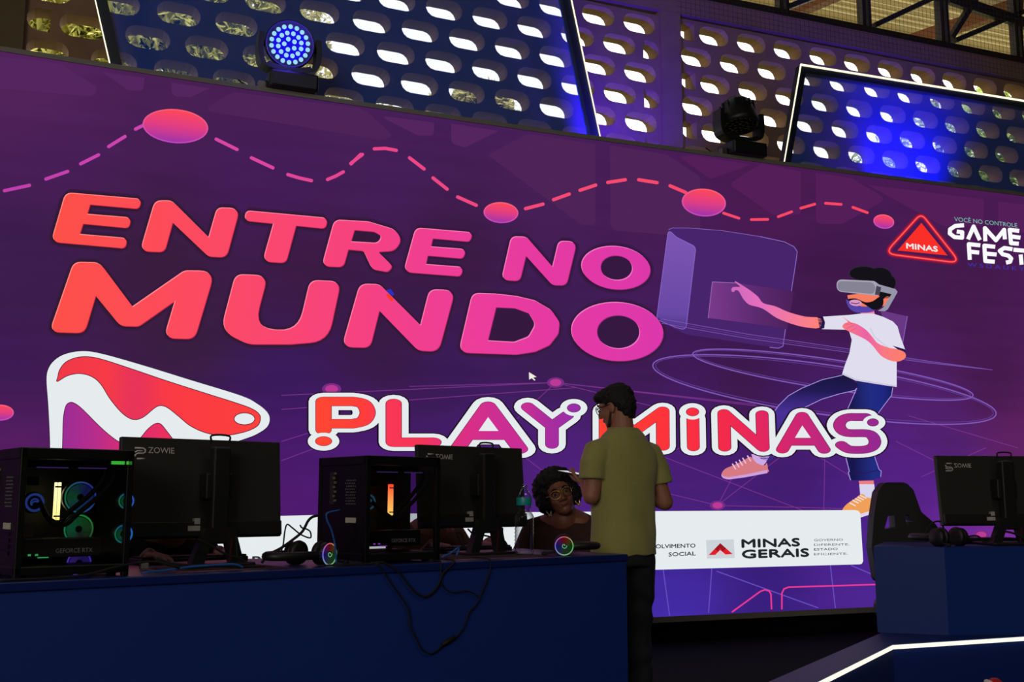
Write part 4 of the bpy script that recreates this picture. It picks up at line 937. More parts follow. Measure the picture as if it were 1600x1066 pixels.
# cables
cab = 'cables on the blue table'
def cable(label, pts, r, m, grp=cab, ends=()):
    o = MB().tube(smooth_open(pts, 5), r, 7)
    for e in ends: o.box(e[0], e[1])
    o = o.build('cable', m); tag(o, label, 'cable', grp); return o
c8 = crop(560, 860, 820, 1386)
def hang(pts, yt=-.012): return [tw(*(lambda q: (q[0], yt, q[1]))(tl(*c8(a, b), yt))) for a, b in pts]
def over(a, b, L_):                # starts lying on the table top, runs over the edge
    x, z = tl(*c8(a, b), 0); return [tw(x + L_[0], L_[1], TZ + .006), tw(x, .02, TZ + .006)]
cable('black cable hanging in a short U over the table front, below the red-lit computer', over(120, 60, (-.15, .03)) + hang([(160,100),(230,112),(330,180),(400,270),(470,350),(540,385),(610,360),(670,280),(700,200),(760,140),(795,105)]) + over(812, 80, (.02, .1))[::-1], .0042, RUBBER)
cable('long thin black cable with inline block drooping low on the table front', over(100, 80, (-.2, .04)) + hang([(150,110),(200,170),(280,290),(350,390),(410,480),(425,560),(430,640),(480,740),(530,830),(600,862),(660,830),(720,770),(800,735),(870,650),(905,560),(920,520),(990,440),(1030,340),(1080,220),(1105,110)]) + over(1100, 70, (.02, .15))[::-1], .0032, RUBBER)
p = hang([(750, 755)], -.012)[0]; MB().tube([p + TD * -.03 + Vector((0, 0, -.012)), p + TD * .03 + Vector((0, 0, .012))], [.008, .009], 8).build('cable_block', RUBBER, bpy.data.objects['cable.001'])
cable('thin black cable swinging from the table edge into the long drooping one', over(690, 70, (0, .1)) + hang([(688,110),(686,250),(720,320),(790,352),(890,338),(960,360),(1008,405)], -.011), .0028, RUBBER)
def onp(pts, yt): return [tw(*(lambda q: (q[0], yt, max(q[1], TZ + .005)))(tl(a, b, yt))) for a, b in pts]
cE2 = crop(420, 770, 560, 1148)
cable('thick black cable rising from the first monitor to the second computer', onp([cE2(*q) for q in ((-90,900),(0,795),(150,715),(300,610),(430,500),(500,370),(560,312),(640,290))], .22), .0055, RUBBER)
cable('thin black cable looping up with loose plug between monitor and second computer', onp([cE2(*q) for q in ((120,830),(180,690),(205,500),(235,408),(300,450),(400,530),(500,575),(540,570),(530,500),(480,465),(425,450),(400,415))], .20), .003, RUBBER)
cable('blue network cable hanging out of the red-lit computer', onp([cE2(*q) for q in ((910,225),(800,245),(740,275),(750,360),(800,470),(840,620),(858,760),(866,905))], .04), .0038, BLUEC)
cL = crop(180, 670, 460, 1298)
cable('blue network cable lying in front of the first monitor', onp([cL(*q) for q in ((190,1052),(400,1022),(560,1000),(760,985),(870,985),(930,1005))], .09), .0042, BLUEC)
cable('black cable trailing under the first monitor to the headset', onp([cL(*q) for q in ((300,935),(420,985),(540,1010),(700,1000),(860,1000),(1000,1000),(1080,1004))], .12), .004, RUBBER)
cable('black cable dropping from the first monitor bottom edge to the table', onp([cL(*q) for q in ((876,780),(880,850),(886,930),(925,975),(990,1000))], .30), .0035, RUBBER)
cable('black cable slung between the legs of the first monitor stand', onp([cL(*q) for q in ((600,800),(700,850),(790,905),(900,940),(975,985))], .28), .0045, RUBBER)
c5 = crop(640, 680, 850, 1066)
cable('black cable loop standing up beside the second monitor stand', onp([c5(*q) for q in ((430,900),(432,850),(415,790),(385,770),(375,790),(395,840),(420,880))], .20), .004, RUBBER)
cable('black cable bowing under the second monitor to its stand', onp([c5(*q) for q in ((462,745),(500,780),(560,792),(640,808),(715,850),(722,862))], .36), .004, RUBBER)
cable('thin black cable curling right of the second monitor stand', onp([c5(*q) for q in ((738,735),(736,790),(720,840),(690,870))], .36), .0035, RUBBER)
cable('blue network cable crossing the table edge right of the red-lit computer', onp([c5(*q) for q in ((255,970),(320,940),(390,895),(372,955))], .04), .004, BLUEC)
cable('tangled black cable running along the edge in front of the nearest computer', onp([(0, 908), (40, 908), (90, 905), (140, 897), (190, 884), (240, 878), (280, 888)], .025), .004, RUBBER)
xw, zw = tl(226, 860, .30); o = MB().box((0, 0, 0), (.03, .02, .022), bev=.003).build('power_plug', pm('white_plastic', (190, 184, 176), .5)); o.location = tw(xw, .30, TZ + .014); o.rotation_euler = (0, 0, TR); tag(o, 'small white plug among the cables beside the nearest computer', 'plug')

# ================================================================= right: platform, counter, chair, monitor
PZ = .49; NAV2 = pm('navy_laminate', (22, 50, 124), .5, var=.05, scale=3, spec=.2)
q = lambda a, b: on_z(a, b, PZ)
F0, F1, F2 = q(1275, 1066), q(1395, 1007), q(1600, 994); B0, B1, B2 = q(1200, 1066), q(1375, 990), q(1600, 980)
F0 = F0 + (F0 - F1) * 1.2; F2 = F2 + (F2 - F1) * 2.2; B0 = B0 + (B0 - B1) * .8; B2 = B2 + (B2 - B1) * 2.0
pl = thing('stage_platform', 'low dark blue platform at lower right edged by a white light strip', 'platform', (F1.x, F1.y, 0), 0)
loc = lambda p: (p.x - F1.x, p.y - F1.y)
MB().prism([loc(p) for p in (F0, F1, F2)] + [(loc(F2)[0] + .3, loc(B1)[1] + .72), (loc(B1)[0] + .42, loc(B1)[1] + .72), loc(B1), loc(B0)], .0, PZ, plane='XY').build('platform_body', pm('navy_platform', (18, 42, 118), .5, var=.05, scale=3), pl)
st = MB().tube([(*loc(p), PZ - .012) for p in (F0, F1, F2)], .009, 6)
for v in range(len(st.v)): st.v[v] = (st.v[v][0] - .004, st.v[v][1] - .008, st.v[v][2])
st.build('light_strip', em('platform_strip', (255, 252, 226), 1.2), pl)
CZ = .90
G1 = on_z(1475, 855.6, CZ); G0 = at_y(1365, 855, G1.y + .11); G0.z = CZ
G2 = on_z(1600, 855.2, CZ); G2 = G2 + (G2 - G1) * 1.6
ct = thing('gaming_counter', 'dark blue counter at right edge carrying a monitor and headset', 'counter', (G0.x, G0.y, 0), 0)
loc = lambda p: Vector((p.x - G0.x, p.y - G0.y))
dn = Vector((0, .62)); dl = Vector((.24, .56))
MB().prism([loc(p) for p in (G0, G1, G2)] + [loc(G2) + dn, loc(G0) + dl], CZ - .03, CZ, plane='XY').build('counter_top', NAV2, ct)
def panel(a, b, nm):
    a, b = loc(a), loc(b); d = (b - a).normalized(); n_ = Vector((-d.y, d.x)) * .025
    MB().prism([a, b, b + n_, a + n_], PZ, CZ - .03, plane='XY').build(nm, NAV2, ct)
panel(G0, G1, 'front_panel'); panel(G1, G2, 'front_panel')
e0, e1 = loc(G0) + Vector((.012, .03)), loc(G0) + dl
MB().prism([e0, e0 + Vector((.03, 0)), e1 + Vector((.03, 0)), e1], PZ, CZ - .03, plane='XY').build('end_panel', NAV2, ct)
# monitor on the counter
yM = G1.y + .28; a = at_y(1464, 711.5, yM); b_ = at_y(1464, 822, yM); Wm = (a.z - b_.z) * 1.72
monitor('gaming monitor seen from behind on the right counter', 0, 0, 0, 0, 0, True, place=(Vector((a.x + Wm / 2 * math.cos(.16), yM + Wm / 2 * math.sin(.16), CZ)), .16, Wm, a.z - b_.z, b_.z - CZ))
p = at_y(1466, 855, G1.y + .1); headset('unlit black headset on the right counter in front of the gaming chair', Vector((p.x, G1.y + .10, CZ)), math.radians(-62), False, -1)
def rp(pts, y): return [Vector((v.x, v.y, max(v.z, CZ + .006))) for v in (at_y(px, py, y) for px, py in pts)]
cR = crop(1350, 690, 1600, 1481)
cable('black cable curling along the right counter under its monitor', rp([cR(*q_) for q_ in ((850,870),(920,890),(1000,875),(1060,880),(1110,930),(1160,920),(1230,860))], yM - .05), .0045, RUBBER, 'cables on the right counter')
cable('black cable at the far right of the counter beyond the monitor stand', rp([cR(*q_) for q_ in ((1290,830),(1380,850),(1470,890),(1560,940))], yM - .05), .0055, RUBBER, 'cables on the right counter')
cable('short black cable with loop standing on the counter near the chair', rp([cR(*q_) for q_ in ((560,870),(600,790),(660,742),(720,760),(760,900))], G1.y + .3), .0045, RUBBER, 'cables on the right counter')
keyboard('black keyboard on the right counter behind its monitor', Vector((a.x + .25, yM + .2, CZ)), .16)
# gaming chair behind the counter
yC = G0.y + .95; pt = lambda u, v: (lambda s_: (s_.x, s_.z))(at_y(*cR(u, v), yC))
outl = [(165,380,60),(360,380,90),(430,450,60),(500,650,80),(640,770,60),(700,900,40),(690,1080,40),(640,1300,60),(100,1300,60),(45,980,60),(65,700,60),(100,470,60)]
cx, _ = pt(300, 900); base = Vector((cx, yC, 0))
ch = thing('gaming_chair', 'black racing-style gaming chair behind the right counter', 'chair', base, 0)
sh = lambda P: [(x - cx, z) for x, z in (pt(*p_) for p_ in P)]
hole1 = rounded([(195,690,14),(255,680,10),(262,800,12),(180,808,16),(158,830,16)]); hole2 = rounded([(345,672,12),(390,680,14),(428,745,16),(372,778,16)])
bk = MB().prism(sh(rounded(outl)), -.05, .05, [sh(hole1), sh(hole2)]); bo = bk.build('backrest', pm('chair_leatherette', (17, 16, 17), .6, bump=.1), ch)
bv = bo.modifiers.new('b', 'BEVEL'); bv.width = .015; bv.segments = 2
MB().box((0.21, .26, .47), (.42, .46, .11), bev=.03).build('seat', MATS['chair_leatherette'], ch)
MB().box((0.10, .02, .62), (.36, .05, .3), bev=.01).build('back_bracket', BLACKM, ch)
MB().lathe([(.028, .12), (.028, .42)], (0.15, .24, 0)).build('gas_lift', BLACKM, ch)
for k in range(5):
    a_ = 2 * math.pi * k / 5 + .3; l = MB().tube([(.15, .24, .13), (.15 + .27 * math.cos(a_), .24 + .27 * math.sin(a_), .075)], [.03, .018], 8); lo = l.build('base_leg', BLACK, ch)
    MB().lathe([(.0, -.02), (.03, -.02), (.03, .02), (0, .02)], (.15 + .27 * math.cos(a_), .24 + .27 * math.sin(a_), .03), 'X', 16).build('caster', RUBBER, lo)
for s_ in (-1, 1):
    ar = MB().tube([(.20 + s_ * .18, .30, .45), (.20 + s_ * .19, .30, .66)], .02, 8); ar.box((.20 + s_ * .19, .30, .67), (.07, .24, .03), bev=.01); ar.build('armrest', BLACK, ch)
# red and white post at the very bottom edge
p = at_y(1554, 1060, 4.25); ps = thing('barrier_post', 'rounded top of a red and white post below the platform strip', 'post', (p.x, p.y, 0))
h_ = p.z; MB().lathe([(.034, 0.01), (.034, h_ - .035), (.028, h_ - .012), (.012, h_), (0, h_ + .001)], n=24).build('post_body', pm('post_red', (190, 20, 24), .4), ps)
MB().box((-.026, -.004, h_ - .07), (.022, .05, .13), bev=.01).build('reflector', pm('post_white', (225, 215, 205), .4), ps); MB().lathe([(.1, 0), (.1, .012), (.036, .03)], n=24).build('post_foot', RUBBER, ps)

# ================================================================= stage lights on top of the LED wall
def stage_light(label, px, pyb, pyt, lit, face):
    y = YS + .07; x, zb = hall(px, pyb, y); zb = ztop(x) + .035; _, zt = hall(px, pyt, y); H = zt - zb
    t = thing('moving_head_light', label, 'stage light', hw(x, y, zb), PHI, group='moving head lights on the LED wall'); s_ = H / .46
    HM = pm('lamp_housing', (17, 16, 18), .45)
    MB().box((.02 * s_, 0, .055 * s_), (.30 * s_, .24 * s_, .11 * s_), bev=.015 * s_).build('base', HM, t)
    MB().lathe([(.07 * s_, .11 * s_), (.06 * s_, .14 * s_)], n=20).build('pan_bearing', HM, t); yk = MB()
    pts = [(-.185, .36), (-.188, .24), (-.165, .165), (-.09, .135), (0, .13), (.09, .135), (.165, .165), (.188, .24), (.185, .36)]
    arc = smooth_open(pts, 3); out = [(a * 1.04, b) for a, b in arc]; inn = [(a * .86, b + (.03 if abs(a) < .15 else 0.0)) for a, b in reversed(arc)]
    yk.prism([(a * s_, b * s_) for a, b in out + inn], -.055 * s_, .055 * s_); yk.build('yoke', HM, t)
    hd = MB(); hd.lathe([(.0, .17), (.07, .17), (.115, .13), (.135, .05), (.15, -.02), (.15, -.06), (.138, -.062), (.138, -.05), (0, -.048)], axis='Y')
    hd.v = [(a * s_, b * s_, c * s_) for a, b, c in hd.v]
    for k in range(14):
        a_ = 2 * math.pi * k / 14; hd.box((.128 * s_ * math.cos(a_), .07 * s_, .128 * s_ * math.sin(a_)), (.012 * s_, .1 * s_, .012 * s_))
    h = hd.build('lamp_head', HM, t); h.location = (0, 0, .31 * s_); h.rotation_euler = face
    for sx in (-1, 1): MB().tube([(sx * .13 * s_, 0, .31 * s_), (sx * .19 * s_, 0, .31 * s_)], .02 * s_, 10).build('pivot', HM, t)
    ln_ = MB().lathe([(0, -.0495 * s_), (.136 * s_, -.0495 * s_)], axis='Y', n=32); ln_.build('front_lens', em('lens_blue', (26, 14, 225)) if lit else pm('dark_lens', (14, 14, 16), .2), h)
    dots = []
    for n_, r_ in ((5, .034), (12, .072), (18, .112)):
        dots += [(r_ * math.cos(2 * math.pi * (k + .5) / n_), r_ * math.sin(2 * math.pi * (k + .5) / n_)) for k in range(n_)]
    for a_, b_ in dots:
        d = MB().ball((a_ * s_, -.051 * s_, b_ * s_), (.0145 * s_, .005 * s_, .0145 * s_), u=10, v=6); d.build('led_lens', em('led_blue_white', (150, 210, 255), 1.1) if lit else MATS['dark_lens'], h)
    if lit:
        rim = MB().tube([(.146 * s_ * math.cos(k * math.pi / 20), -.06 * s_, .146 * s_ * math.sin(k * math.pi / 20)) for k in range(40)], .007 * s_, 6, closed=True); rim.build('lens_rim', pm('rim_plastic', (30, 26, 60), .3), h)
        l = bpy.data.lights.new('lamp_glow', 'POINT'); l.energy = 5; l.color = (.1, .06, 1); l.shadow_soft_size = .1; lo = bpy.data.objects.new('lamp_glow', l); COL.objects.link(lo); lo.parent = h; lo.location = (0, -.16 * s_, 0)
    c = MB().tube(smooth_open([(-.13 * s_, -.03, .06 * s_), (-.17 * s_, -.03, .012), (-.24 * s_, -.02, .012), (-.30 * s_, -.0, .05 * s_)], 4), .006, 6); c.build('power_lead', RUBBER, t)
    cl = MB().box((-.16 * s_, -.02, .03 * s_), (.05 * s_, .05, .05 * s_), bev=.006); cl.build('clamp', pm('clamp_metal', (110, 106, 96), .4, .7), t)
stage_light('stage light with its round blue LED face lit, on the screen top at left', 449, 150, 37, True, (math.radians(6), 0, math.radians(-4)))
stage_light('unlit black stage light on the screen top at right', 1156, 250, 158, False, (math.radians(80), 0, 0))
# ================================================================= people
def loft(mb, rings, n=28):         # rings: (z, rx, ry, cx, cy)
    vs = []
    for z, rx, ry, cx, cy in rings:
        for j in range(n):
            a = 2 * math.pi * j / n; c_, s_ = math.cos(a), math.sin(a)
            e_ = .85; vs.append((cx + rx * math.copysign(abs(c_) ** e_, c_), cy + ry * math.copysign(abs(s_) ** e_, s_), z))
    k = len(rings); fs = [[i * n + j, i * n + (j + 1) % n, (i + 1) * n + (j + 1) % n, (i + 1) * n + j] for i in range(k - 1) for j in range(n)]
    fs += [list(range(n))[::-1], [(k - 1) * n + j for j in range(n)]]
    return mb.raw(vs, fs, 0, True)
def hand(mb, W, f, nrm, thumb, curl=.5, k=1.0):
    """palm, four fingers and thumb; f = direction of the fingers, nrm = way the palm faces, thumb = +1 / -1 side"""
    W, f, nrm = Vector(W), Vector(f).normalized(), Vector(nrm); nrm = (nrm - f * nrm.dot(f)).normalized(); s = f.cross(nrm).normalized() * thumb
    for o in (-.024, -.008, .008, .024): mb.capsule(W + f * .012 + s * o * .7, .014 * k, W + f * .085 * k + s * o, .0115 * k, 10)
    for o, l, e in ((.029, .070, .0), (.010, .079, .004), (-.010, .073, .002), (-.028, .058, -.006)):
        p = W + f * (.088 + e) * k + s * o; a = .25
        for j, (seg, r) in enumerate(((.42, .0088), (.32, .0082), (.26, .0074))):
            d = (f * math.cos(a) + nrm * math.sin(a)) + s * o * 1.5; d.normalize(); q = p + d * l * seg * k
            mb.capsule(p, r * k, q, (r - .0006) * k, 10); p = q; a += curl
    p = W + f * .030 + s * .026; d = (f * .55 + s * .65 + nrm * .35).normalized(); q = p + d * .042
    mb.capsule(p, .0125 * k, q, .0105 * k, 10); d2 = (f * .8 + s * .1 + nrm * .5).normalized(); mb.capsule(q, .0105 * k, q + d2 * .034, .0085 * k, 10)
def head_prims(mb, M, fem=False):
    R3 = M.to_3x3(); T = lambda *p: M @ Vector(p)
    mb.ball(T(0, -.015, .022), (.074, .093, .086), rot=R3); mb.ball(T(0, .028, -.028), (.062, .064, .084), rot=R3); mb.ball(T(0, .048, -.083), (.040 if not fem else .036, .040, .028), rot=R3)
    for x in (-1, 1):
        mb.ball(T(.034 * x, .056, -.030), (.026, .028, .024), rot=R3)
        mb.ball(T(.076 * x, -.004, -.012), (.010, .022, .032), rot=R3 @ Matrix.Rotation(.25 * x, 3, 'Z'))
        mb.capsule(T(.012 * x, .086, .030), .011, T(.046 * x, .070, .026), .010, 10)
    mb.capsule(T(0, .086, .022), .009, T(0, .107, -.024), .0125 if not fem else .014, 10)
    for x in (-1, 1): mb.ball(T(.0135 * x, .096, -.029), (.010, .011, .009), rot=R3)
    mb.capsule(T(-.020, .080, -.058), .010, T(.020, .080, -.058), .010, 10)
def face_parts(M, parent, skin_lip, smile=.004, brow=True):
    T = lambda *p: M @ Vector(p); R3 = M.to_3x3()
    for x in (-1, 1):
        e = MB().ball(T(.031 * x, .075, .006), .0115, u=14, v=10); eo = e.build('eye', pm('eye_white', (160, 150, 142), .3), parent)
        MB().ball(T(.031 * x, .0835, .006), (.0072, .0045, .0072), rot=R3, u=12, v=8).build('iris', pm('iris_brown', (30, 18, 12), .15), eo)
        if brow: MB().tube([T(.014 * x, .097, .029), T(.030 * x, .092, .036), T(.048 * x, .078, .030)], [.003, .0045, .002], 7).build('eyebrow', HAIR, parent)
    MB().tube(smooth_open([T(-.030, .076, -.052 + smile), T(-.012, .0895, -.0575), T(0, .0915, -.059), T(.012, .0895, -.0575), T(.030, .076, -.052 + smile)], 3), [.002] + [.0052] * 11 + [.002], 8).build('mouth', skin_lip, parent)
def glasses(M, parent, r, mat, sq=1.0):
    T = lambda *p: M @ Vector(p); g = MB()
    for x in (-1, 1):
        g.tube([T(.032 * x + r * math.cos(a) * sq, .108 - .010 * abs(.032 * x + r * math.cos(a)) / .05, .004 + r * .86 * math.sin(a)) for a in [2 * math.pi * i / 24 for i in range(24)]], .0021, 6, closed=True)
        g.tube([T((.032 + r * sq) * x, .096, .008), T(.074 * x, .06, .010), T(.083 * x, -.01, .006), T(.080 * x, -.025, -.010)], .0022, 6)
    g.tube([T(-.010, .108, .008), T(0, .111, .011), T(.010, .108, .008)], .002, 6)
    g.build('glasses', mat, parent)
def noisy(a, f): return lambda co: a * (noise.noise(co * f) + .5 * noise.noise(co * f * 2.3))

# ---- standing man in the olive T-shirt, seen from behind, reading a phone
mp_ = at_y(972, 700, 5.55); man = thing('person', 'person standing behind the table end in olive T-shirt and glasses, looking down at a phone', 'person', (mp_.x, 5.55, 0), math.radians(33))
Mh = Matrix.Translation((-.005, .040, 1.600)) @ Matrix.Rotation(math.radians(27), 4, 'Z') @ Matrix.Rotation(math.radians(-17), 4, 'X') @ Matrix.Scale(.92, 4)
b = MB(); head_prims(b, Mh)
b.capsule((0, -.01, 1.40), .062, Mh @ Vector((0, -.02, -.05)), .056); loft(b, [(.90, .13, .09, 0, 0), (1.1, .135, .09, 0, 0), (1.3, .155, .09, 0, 0), (1.38, .12, .07, 0, -.01), (1.45, .06, .055, 0, -.01)])
LS, LE, LW = Vector((-.172, -.012, 1.340)), Vector((-.215, -.02, 1.145)), Vector((-.125, .150, 1.205))
RS, RE, RW = Vector((.172, -.012, 1.340)), Vector((.238, -.045, 1.115)), Vector((.085, .165, 1.205))
for s_, e_, w_ in ((LS, LE, LW), (RS, RE, RW)): b.capsule(s_, .046, e_, .043); b.capsule(e_, .043, w_, .027)
hand(b, LW, (.1, .95, .25), (.45, -.2, .85), -1, .5); hand(b, RW, (-.55, .75, .35), (-.3, -.3, .9), 1, .5)
for x in (-1, 1): b.capsule((.085 * x, 0, .88), .082, (.09 * x, .02, .48), .052); b.capsule((.09 * x, .02, .48), .052, (.09 * x, -.01, .09), .038); b.capsule((.09 * x, -.01, .06), .036, (.10 * x, .12, .04), .03)
blob('body', b, SKIN_L, man, .0045, 4)
h = MB(); R3 = Mh.to_3x3()
for c_, r_ in (((0, -.022, .045), (.083, .098, .083)), ((0, -.058, .005), (.076, .060, .085)), ((0, .045, .082), (.068, .052, .036)), ((.03, .062, .075), (.045, .035, .03)), ((-.035, .066, .070), (.045, .035, .03)), ((-.068, -.03, .03), (.02, .04, .05)), ((.068, -.03, .03), (.02, .04, .05)), ((0, -.062, -.055), (.058, .035, .04))):
    h.ball(Mh @ Vector(c_), r_, rot=R3)
blob('hair', h, HAIR, man, .006, 3, noisy(.006, 45))
bd = MB()
for x in (-1, 1): bd.capsule(Mh @ Vector((.064 * x, .012, -.03)), .006, Mh @ Vector((.052 * x, .042, -.085)), .010); bd.capsule(Mh @ Vector((.052 * x, .042, -.085)), .010, Mh @ Vector((0, .072, -.103)), .016)
blob('beard', bd, pm('stubble', (58, 36, 28), .9, var=.4, scale=120), man, .005, 3)
face_parts(Mh, man, pm('lip_rose', (150, 86, 78), .5), 0)
glasses(Mh, man, .025, pm('spectacle_black', (18, 17, 18), .3), 1.1)
OLIVE = pm('olive_cotton', (158, 150, 84), .9, var=.12, scale=90, bump=.1, sheen=.2)
s_ = MB(); loft(s_, [(.853, .172, .132, 0, .0), (.93, .170, .130, 0, .0), (1.02, .165, .126, 0, 0), (1.12, .168, .127, 0, 0), (1.22, .180, .130, 0, 0), (1.31, .192, .128, 0, 0), (1.37, .182, .116, 0, -.008), (1.415, .142, .100, 0, -.012), (1.455, .112, .086, 0, -.014), (1.490, .074, .068, 0, -.010)], 36)
s_.tube([(-.12, -.01, 1.362), (-.170, -.01, 1.355), (-.200, -.015, 1.30), (-.208, -.018, 1.225)], [.075, .072, .068, .067], 20); s_.tube([(.12, -.01, 1.362), (.170, -.01, 1.355), (.207, -.02, 1.29), (.222, -.03, 1.205)], [.075, .072, .066, .065], 20)
def folds(co):
    d = .0
    d += .006 * math.sin(co.x * 40 + 14 * co.z + 3 * noise.noise(co * 6)) * max(0, min(1, (1.3 - co.z) * 2.2)) * .7
    return d + .006 * noise.noise(co * 9)
sh_ = blob('t_shirt', s_, OLIVE, man, .007, 5, folds)
MB().tube([(.076 * math.cos(a), -.010 + .071 * math.sin(a), 1.482 + .004 * math.sin(a)) for a in [2 * math.pi * i / 32 for i in range(32)]], .006, 7, closed=True).build('collar', OLIVE, sh_)
t_ = MB(); loft(t_, [(.80, .160, .118, 0, 0), (.87, .160, .118, 0, 0), (.93, .155, .112, 0, 0), (.96, .15, .108, 0, 0)])
for x in (-1, 1): t_.capsule((.080 * x, -.005, .82), .098, (.088 * x, .015, .48), .076); t_.capsule((.088 * x, .015, .48), .076, (.09 * x, -.005, .13), .066); t_.tube([(.09 * x, -.005, .16), (.09 * x, 0, .055)], [.066, .068], 18)
blob('jeans', t_, pm('dark_denim', (30, 31, 38), .85, var=.2, scale=60, bump=.1), man, .008, 5, lambda co: .005 * math.sin(co.z * 38 + 4 * noise.noise(co * 7)) * (1 if co.z < .75 else .3))
for x in (-1, 1):
    q_ = MB(); q_.capsule((.09 * x, -.045, .045), .042, (.105 * x, .13, .038), .038); q_.box((.098 * x, .045, .012), (.085, .27, .024), Matrix.Rotation(-.08 * x, 3, 'Z'), bev=.01); blob('shoe', q_, pm('dark_shoe', (34, 32, 32), .7), man, .006, 3)
ph_c = Vector((-.122, .262, 1.262))
ph = thing('phone', 'dark smartphone with glowing screen held by the standing person', 'phone', (0, 0, 0), 0)
pm_ = Matrix.Translation(man.matrix_basis @ ph_c) @ Matrix.Rotation(math.radians(33 + 12), 4, 'Z') @ Matrix.Rotation(math.radians(9), 4, 'X')
ph.matrix_world = pm_
MB().box((0, 0, 0), (.074, .152, .009), bev=.003).build('phone_case', BLACK, ph); MB().box((0, 0, .0049), (.067, .142, .0008)).build('phone_screen', em('phone_glow', (225, 226, 235), .9), ph)

# ---- seated people
def stool(label, loc):
    t = thing('stool', label, 'stool', loc, 0, group='stools behind the blue table')
    MB().lathe([(0, .40), (.17, .40), (.18, .415), (.18, .435), (.16, .45), (0, .45)], n=24).build('seat', pm('stool_pad', (24, 22, 24), .6), t)
    MB().lathe([(.024, .03), (.024, .40)], n=16).build('pole', BLACKM, t); MB().lathe([(.2, 0), (.2, .012), (.03, .035), (0, .035)], n=28).build('foot_plate', BLACKM, t)
def seated(label, loc, th, Mh, skin, shirt, jeans, arms, lift=0.0, long_=False, hair=None, fem=False, lip=None, w=1.0):
    t = thing('person', label, 'person', loc, th); b = MB(); head_prims(b, Mh, fem); z = lift
    b.capsule((0, .0, .98 + z), .062, Mh @ Vector((0, -.02, -.05)), .052)
    loft(b, [(.46, .15, .12, 0, 0), (.7, .13 * w, .1, 0, 0), (.86, .15 * w, .10, 0, 0), (.95 + z, .145 * w, .085, 0, 0), (1.0 + z, .07, .06, 0, 0)])
    b.ball((0, .060, .945 + z), (.07, .055, .08))
    for (s_, e_, w_, f_, n_, th_) in arms:
        b.capsule(s_, .050, e_, .041); b.capsule(e_, .041, w_, .027); hand(b, w_, f_, n_, th_, .45)
    for x in (-1, 1): b.capsule((.09 * x, .02, .52), .085, (.11 * x, .42, .51), .058); b.capsule((.11 * x, .42, .51), .055, (.10 * x, .40, .10), .038); b.capsule((.10 * x, .38, .05), .034, (.11 * x, .52, .035), .028)
    blob('body', b, skin, t, .0048, 4)
    s_ = MB(); loft(s_, [(.47, .185 * w, .150, 0, 0), (.58, .178 * w, .148, 0, 0), (.70, .172 * w, .135, 0, 0), (.82, .185 * w, .135, 0, 0), (.90 + z * .6, .182 * w, .118, 0, -.006), (.955 + z, .150 * w, .090, 0, -.016), (.985 + z, .09, .066, 0, -.02)], 32)
    for (sh0, e_, w_, *_r) in arms:
        sh0, e_, w_ = Vector(sh0), Vector(e_), Vector(w_); k = 1.0 if long_ else .55
        s_.tube([sh0 * .6 + Vector((0, 0, sh0.z * .4)), sh0, sh0.lerp(e_, k)], [.07, .066, .058], 18)
        if long_: s_.capsule(e_, .054, e_.lerp(w_, .8), .042)
    blob('top', s_, shirt, t, .008, 4, lambda co: .006 * noise.noise(co * 9))
    j = MB()
    for x in (-1, 1): j.capsule((.085 * x, -.02, .53), .105, (.11 * x, .42, .515), .076); j.capsule((.11 * x, .42, .515), .076, (.10 * x, .40, .14), .058)
    j.capsule((-.08, -.03, .55), .11, (.08, -.03, .55), .11); blob('trousers', j, jeans, t, .01, 4)
    for x in (-1, 1):
        q_ = MB(); q_.capsule((.10 * x, .36, .045), .04, (.112 * x, .53, .036), .036); q_.box((.106 * x, .45, .012), (.08, .25, .024), bev=.01); blob('shoe', q_, pm('dark_shoe', (34, 32, 32), .7), t, .007, 3)
    face_parts(Mh, t, lip or pm('lip_rose', (150, 86, 78), .5), .011 if fem else 0)
    if hair: blob('hair', hair, HAIR, t, .008, 2, noisy(.011, 55) if fem else noisy(.005, 45))
    return t
DJ = pm('dark_denim', (30, 31, 38), .85)
# woman with the afro, smiling up at the standing man
wp = at_y(884, 800, 6.05); TW = math.radians(166)
hp = at_y(877, 774, 6.0); d_ = Vector((hp.x - wp.x, hp.y - 6.05)); hl = (d_.x * math.cos(TW) + d_.y * math.sin(TW), -d_.x * math.sin(TW) + d_.y * math.cos(TW))
Mw = Matrix.Translation((hl[0], hl[1] + .06, hp.z)) @ Matrix.Rotation(math.radians(20), 4, 'Z') @ Matrix.Rotation(math.radians(20), 4, 'Y') @ Matrix.Rotation(math.radians(4), 4, 'X')
hr = MB(); R3 = Mw.to_3x3()
for c_, r_ in (((0, -.050, .040), (.128, .108, .122)), ((0, .010, .098), (.096, .066, .054)), ((.074, -.04, -.01), (.056, .07, .07)), ((-.074, -.04, -.01), (.056, .07, .07))): hr.ball(Mw @ Vector(c_), r_, rot=R3)
LIPD = pm('lip_dark', (132, 62, 60), .35)
zl = hp.z - 1.075
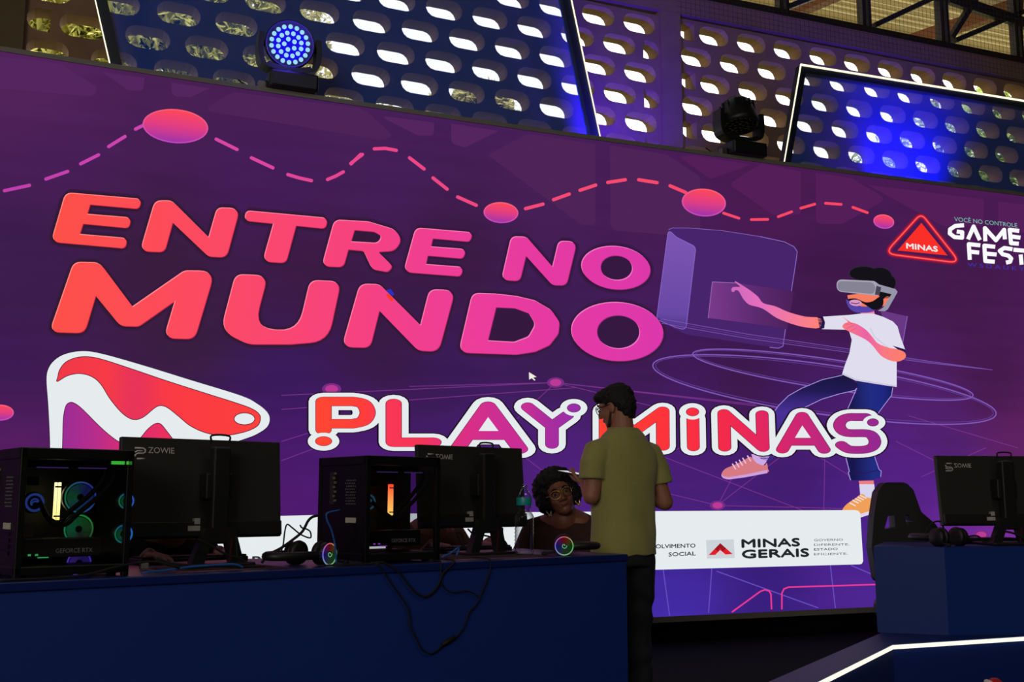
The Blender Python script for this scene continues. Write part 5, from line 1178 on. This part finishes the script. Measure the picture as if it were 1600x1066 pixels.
wo = seated('seated smiling person with round black afro hair, glasses and earrings, wearing a brown top', (wp.x, 6.05, 0), TW, Mw, SKIN_D, pm('brown_knit', (70, 44, 38), .9, var=.2, scale=60, bump=.2), DJ,
       [((.175, 0, .90 + zl), (.270, .12, .70), (.300, .34, .93), (.1, 1, -.1), (0, 0, -1), -1), ((-.175, 0, .90 + zl), (-.265, .12, .72), (-.11, .33, .82), (.3, 1, .1), (0, 0, -1), 1)], zl, True, hr, True, LIPD, 1.08)
glasses(Mw, wo, .027, pm('gold_rim', (190, 160, 100), .25, .9))
for x in (-1, 1):
    e = MB().tube([Mw @ Vector((.083 * x + .011 * math.cos(a), .0, -.062 + .017 * math.sin(a))) for a in [2 * math.pi * i / 16 for i in range(16)]], .0035, 6, closed=True); e.ball(Mw @ Vector((.083 * x, .004, -.085)), .009, u=10, v=8); e.build('earring', pm('pale_gold', (215, 196, 150), .3, .7), wo)
stool('black stool under the seated person with afro hair', (wp.x, 6.05, 0))
# two players hidden behind the monitors
THP = math.atan2(TD.y, TD.x) + math.pi
def player(label, px, D, shirt, top, skin, lip):
    p = at_y(px, 780, D); M = Matrix.Translation((0, .06, 1.235)) @ Matrix.Rotation(math.radians(-8), 4, 'X'); h = MB(); R3 = M.to_3x3()
    for c_, r_ in (((0, -.022, .045), (.083, .098, .082)), ((0, -.055, .0), (.076, .060, .08)), ((0, .045, .082), (.065, .05, .034))): h.ball(M @ Vector(c_), r_, rot=R3)
    seated(label, (p.x, D, 0), THP, M, skin, shirt, DJ, [((.175, 0, .93), (.235, .12, .74), (.16, .26, .915), (-.2, 1, -.1), (0, 0, -1), -1), ((-.175, 0, .93), (-.215, .10, .80), (-.15, .22, .915), (.2, 1, -.1), (0, 0, -1), 1)], .03, False, h, False, lip)
    stool(top, (p.x, D, 0))
player('seated person in a dark shirt half hidden behind the first monitor, arm on the table', 258, 4.62, pm('black_cotton', (24, 23, 25), .9), 'black stool under the person behind the first monitor', SKIN_L, None)
player('seated person in a brown shirt mostly hidden behind the second monitor', 670, 5.62, pm('rust_cotton', (104, 66, 50), .9), 'black stool under the person behind the second monitor', SKIN_D, LIPD)
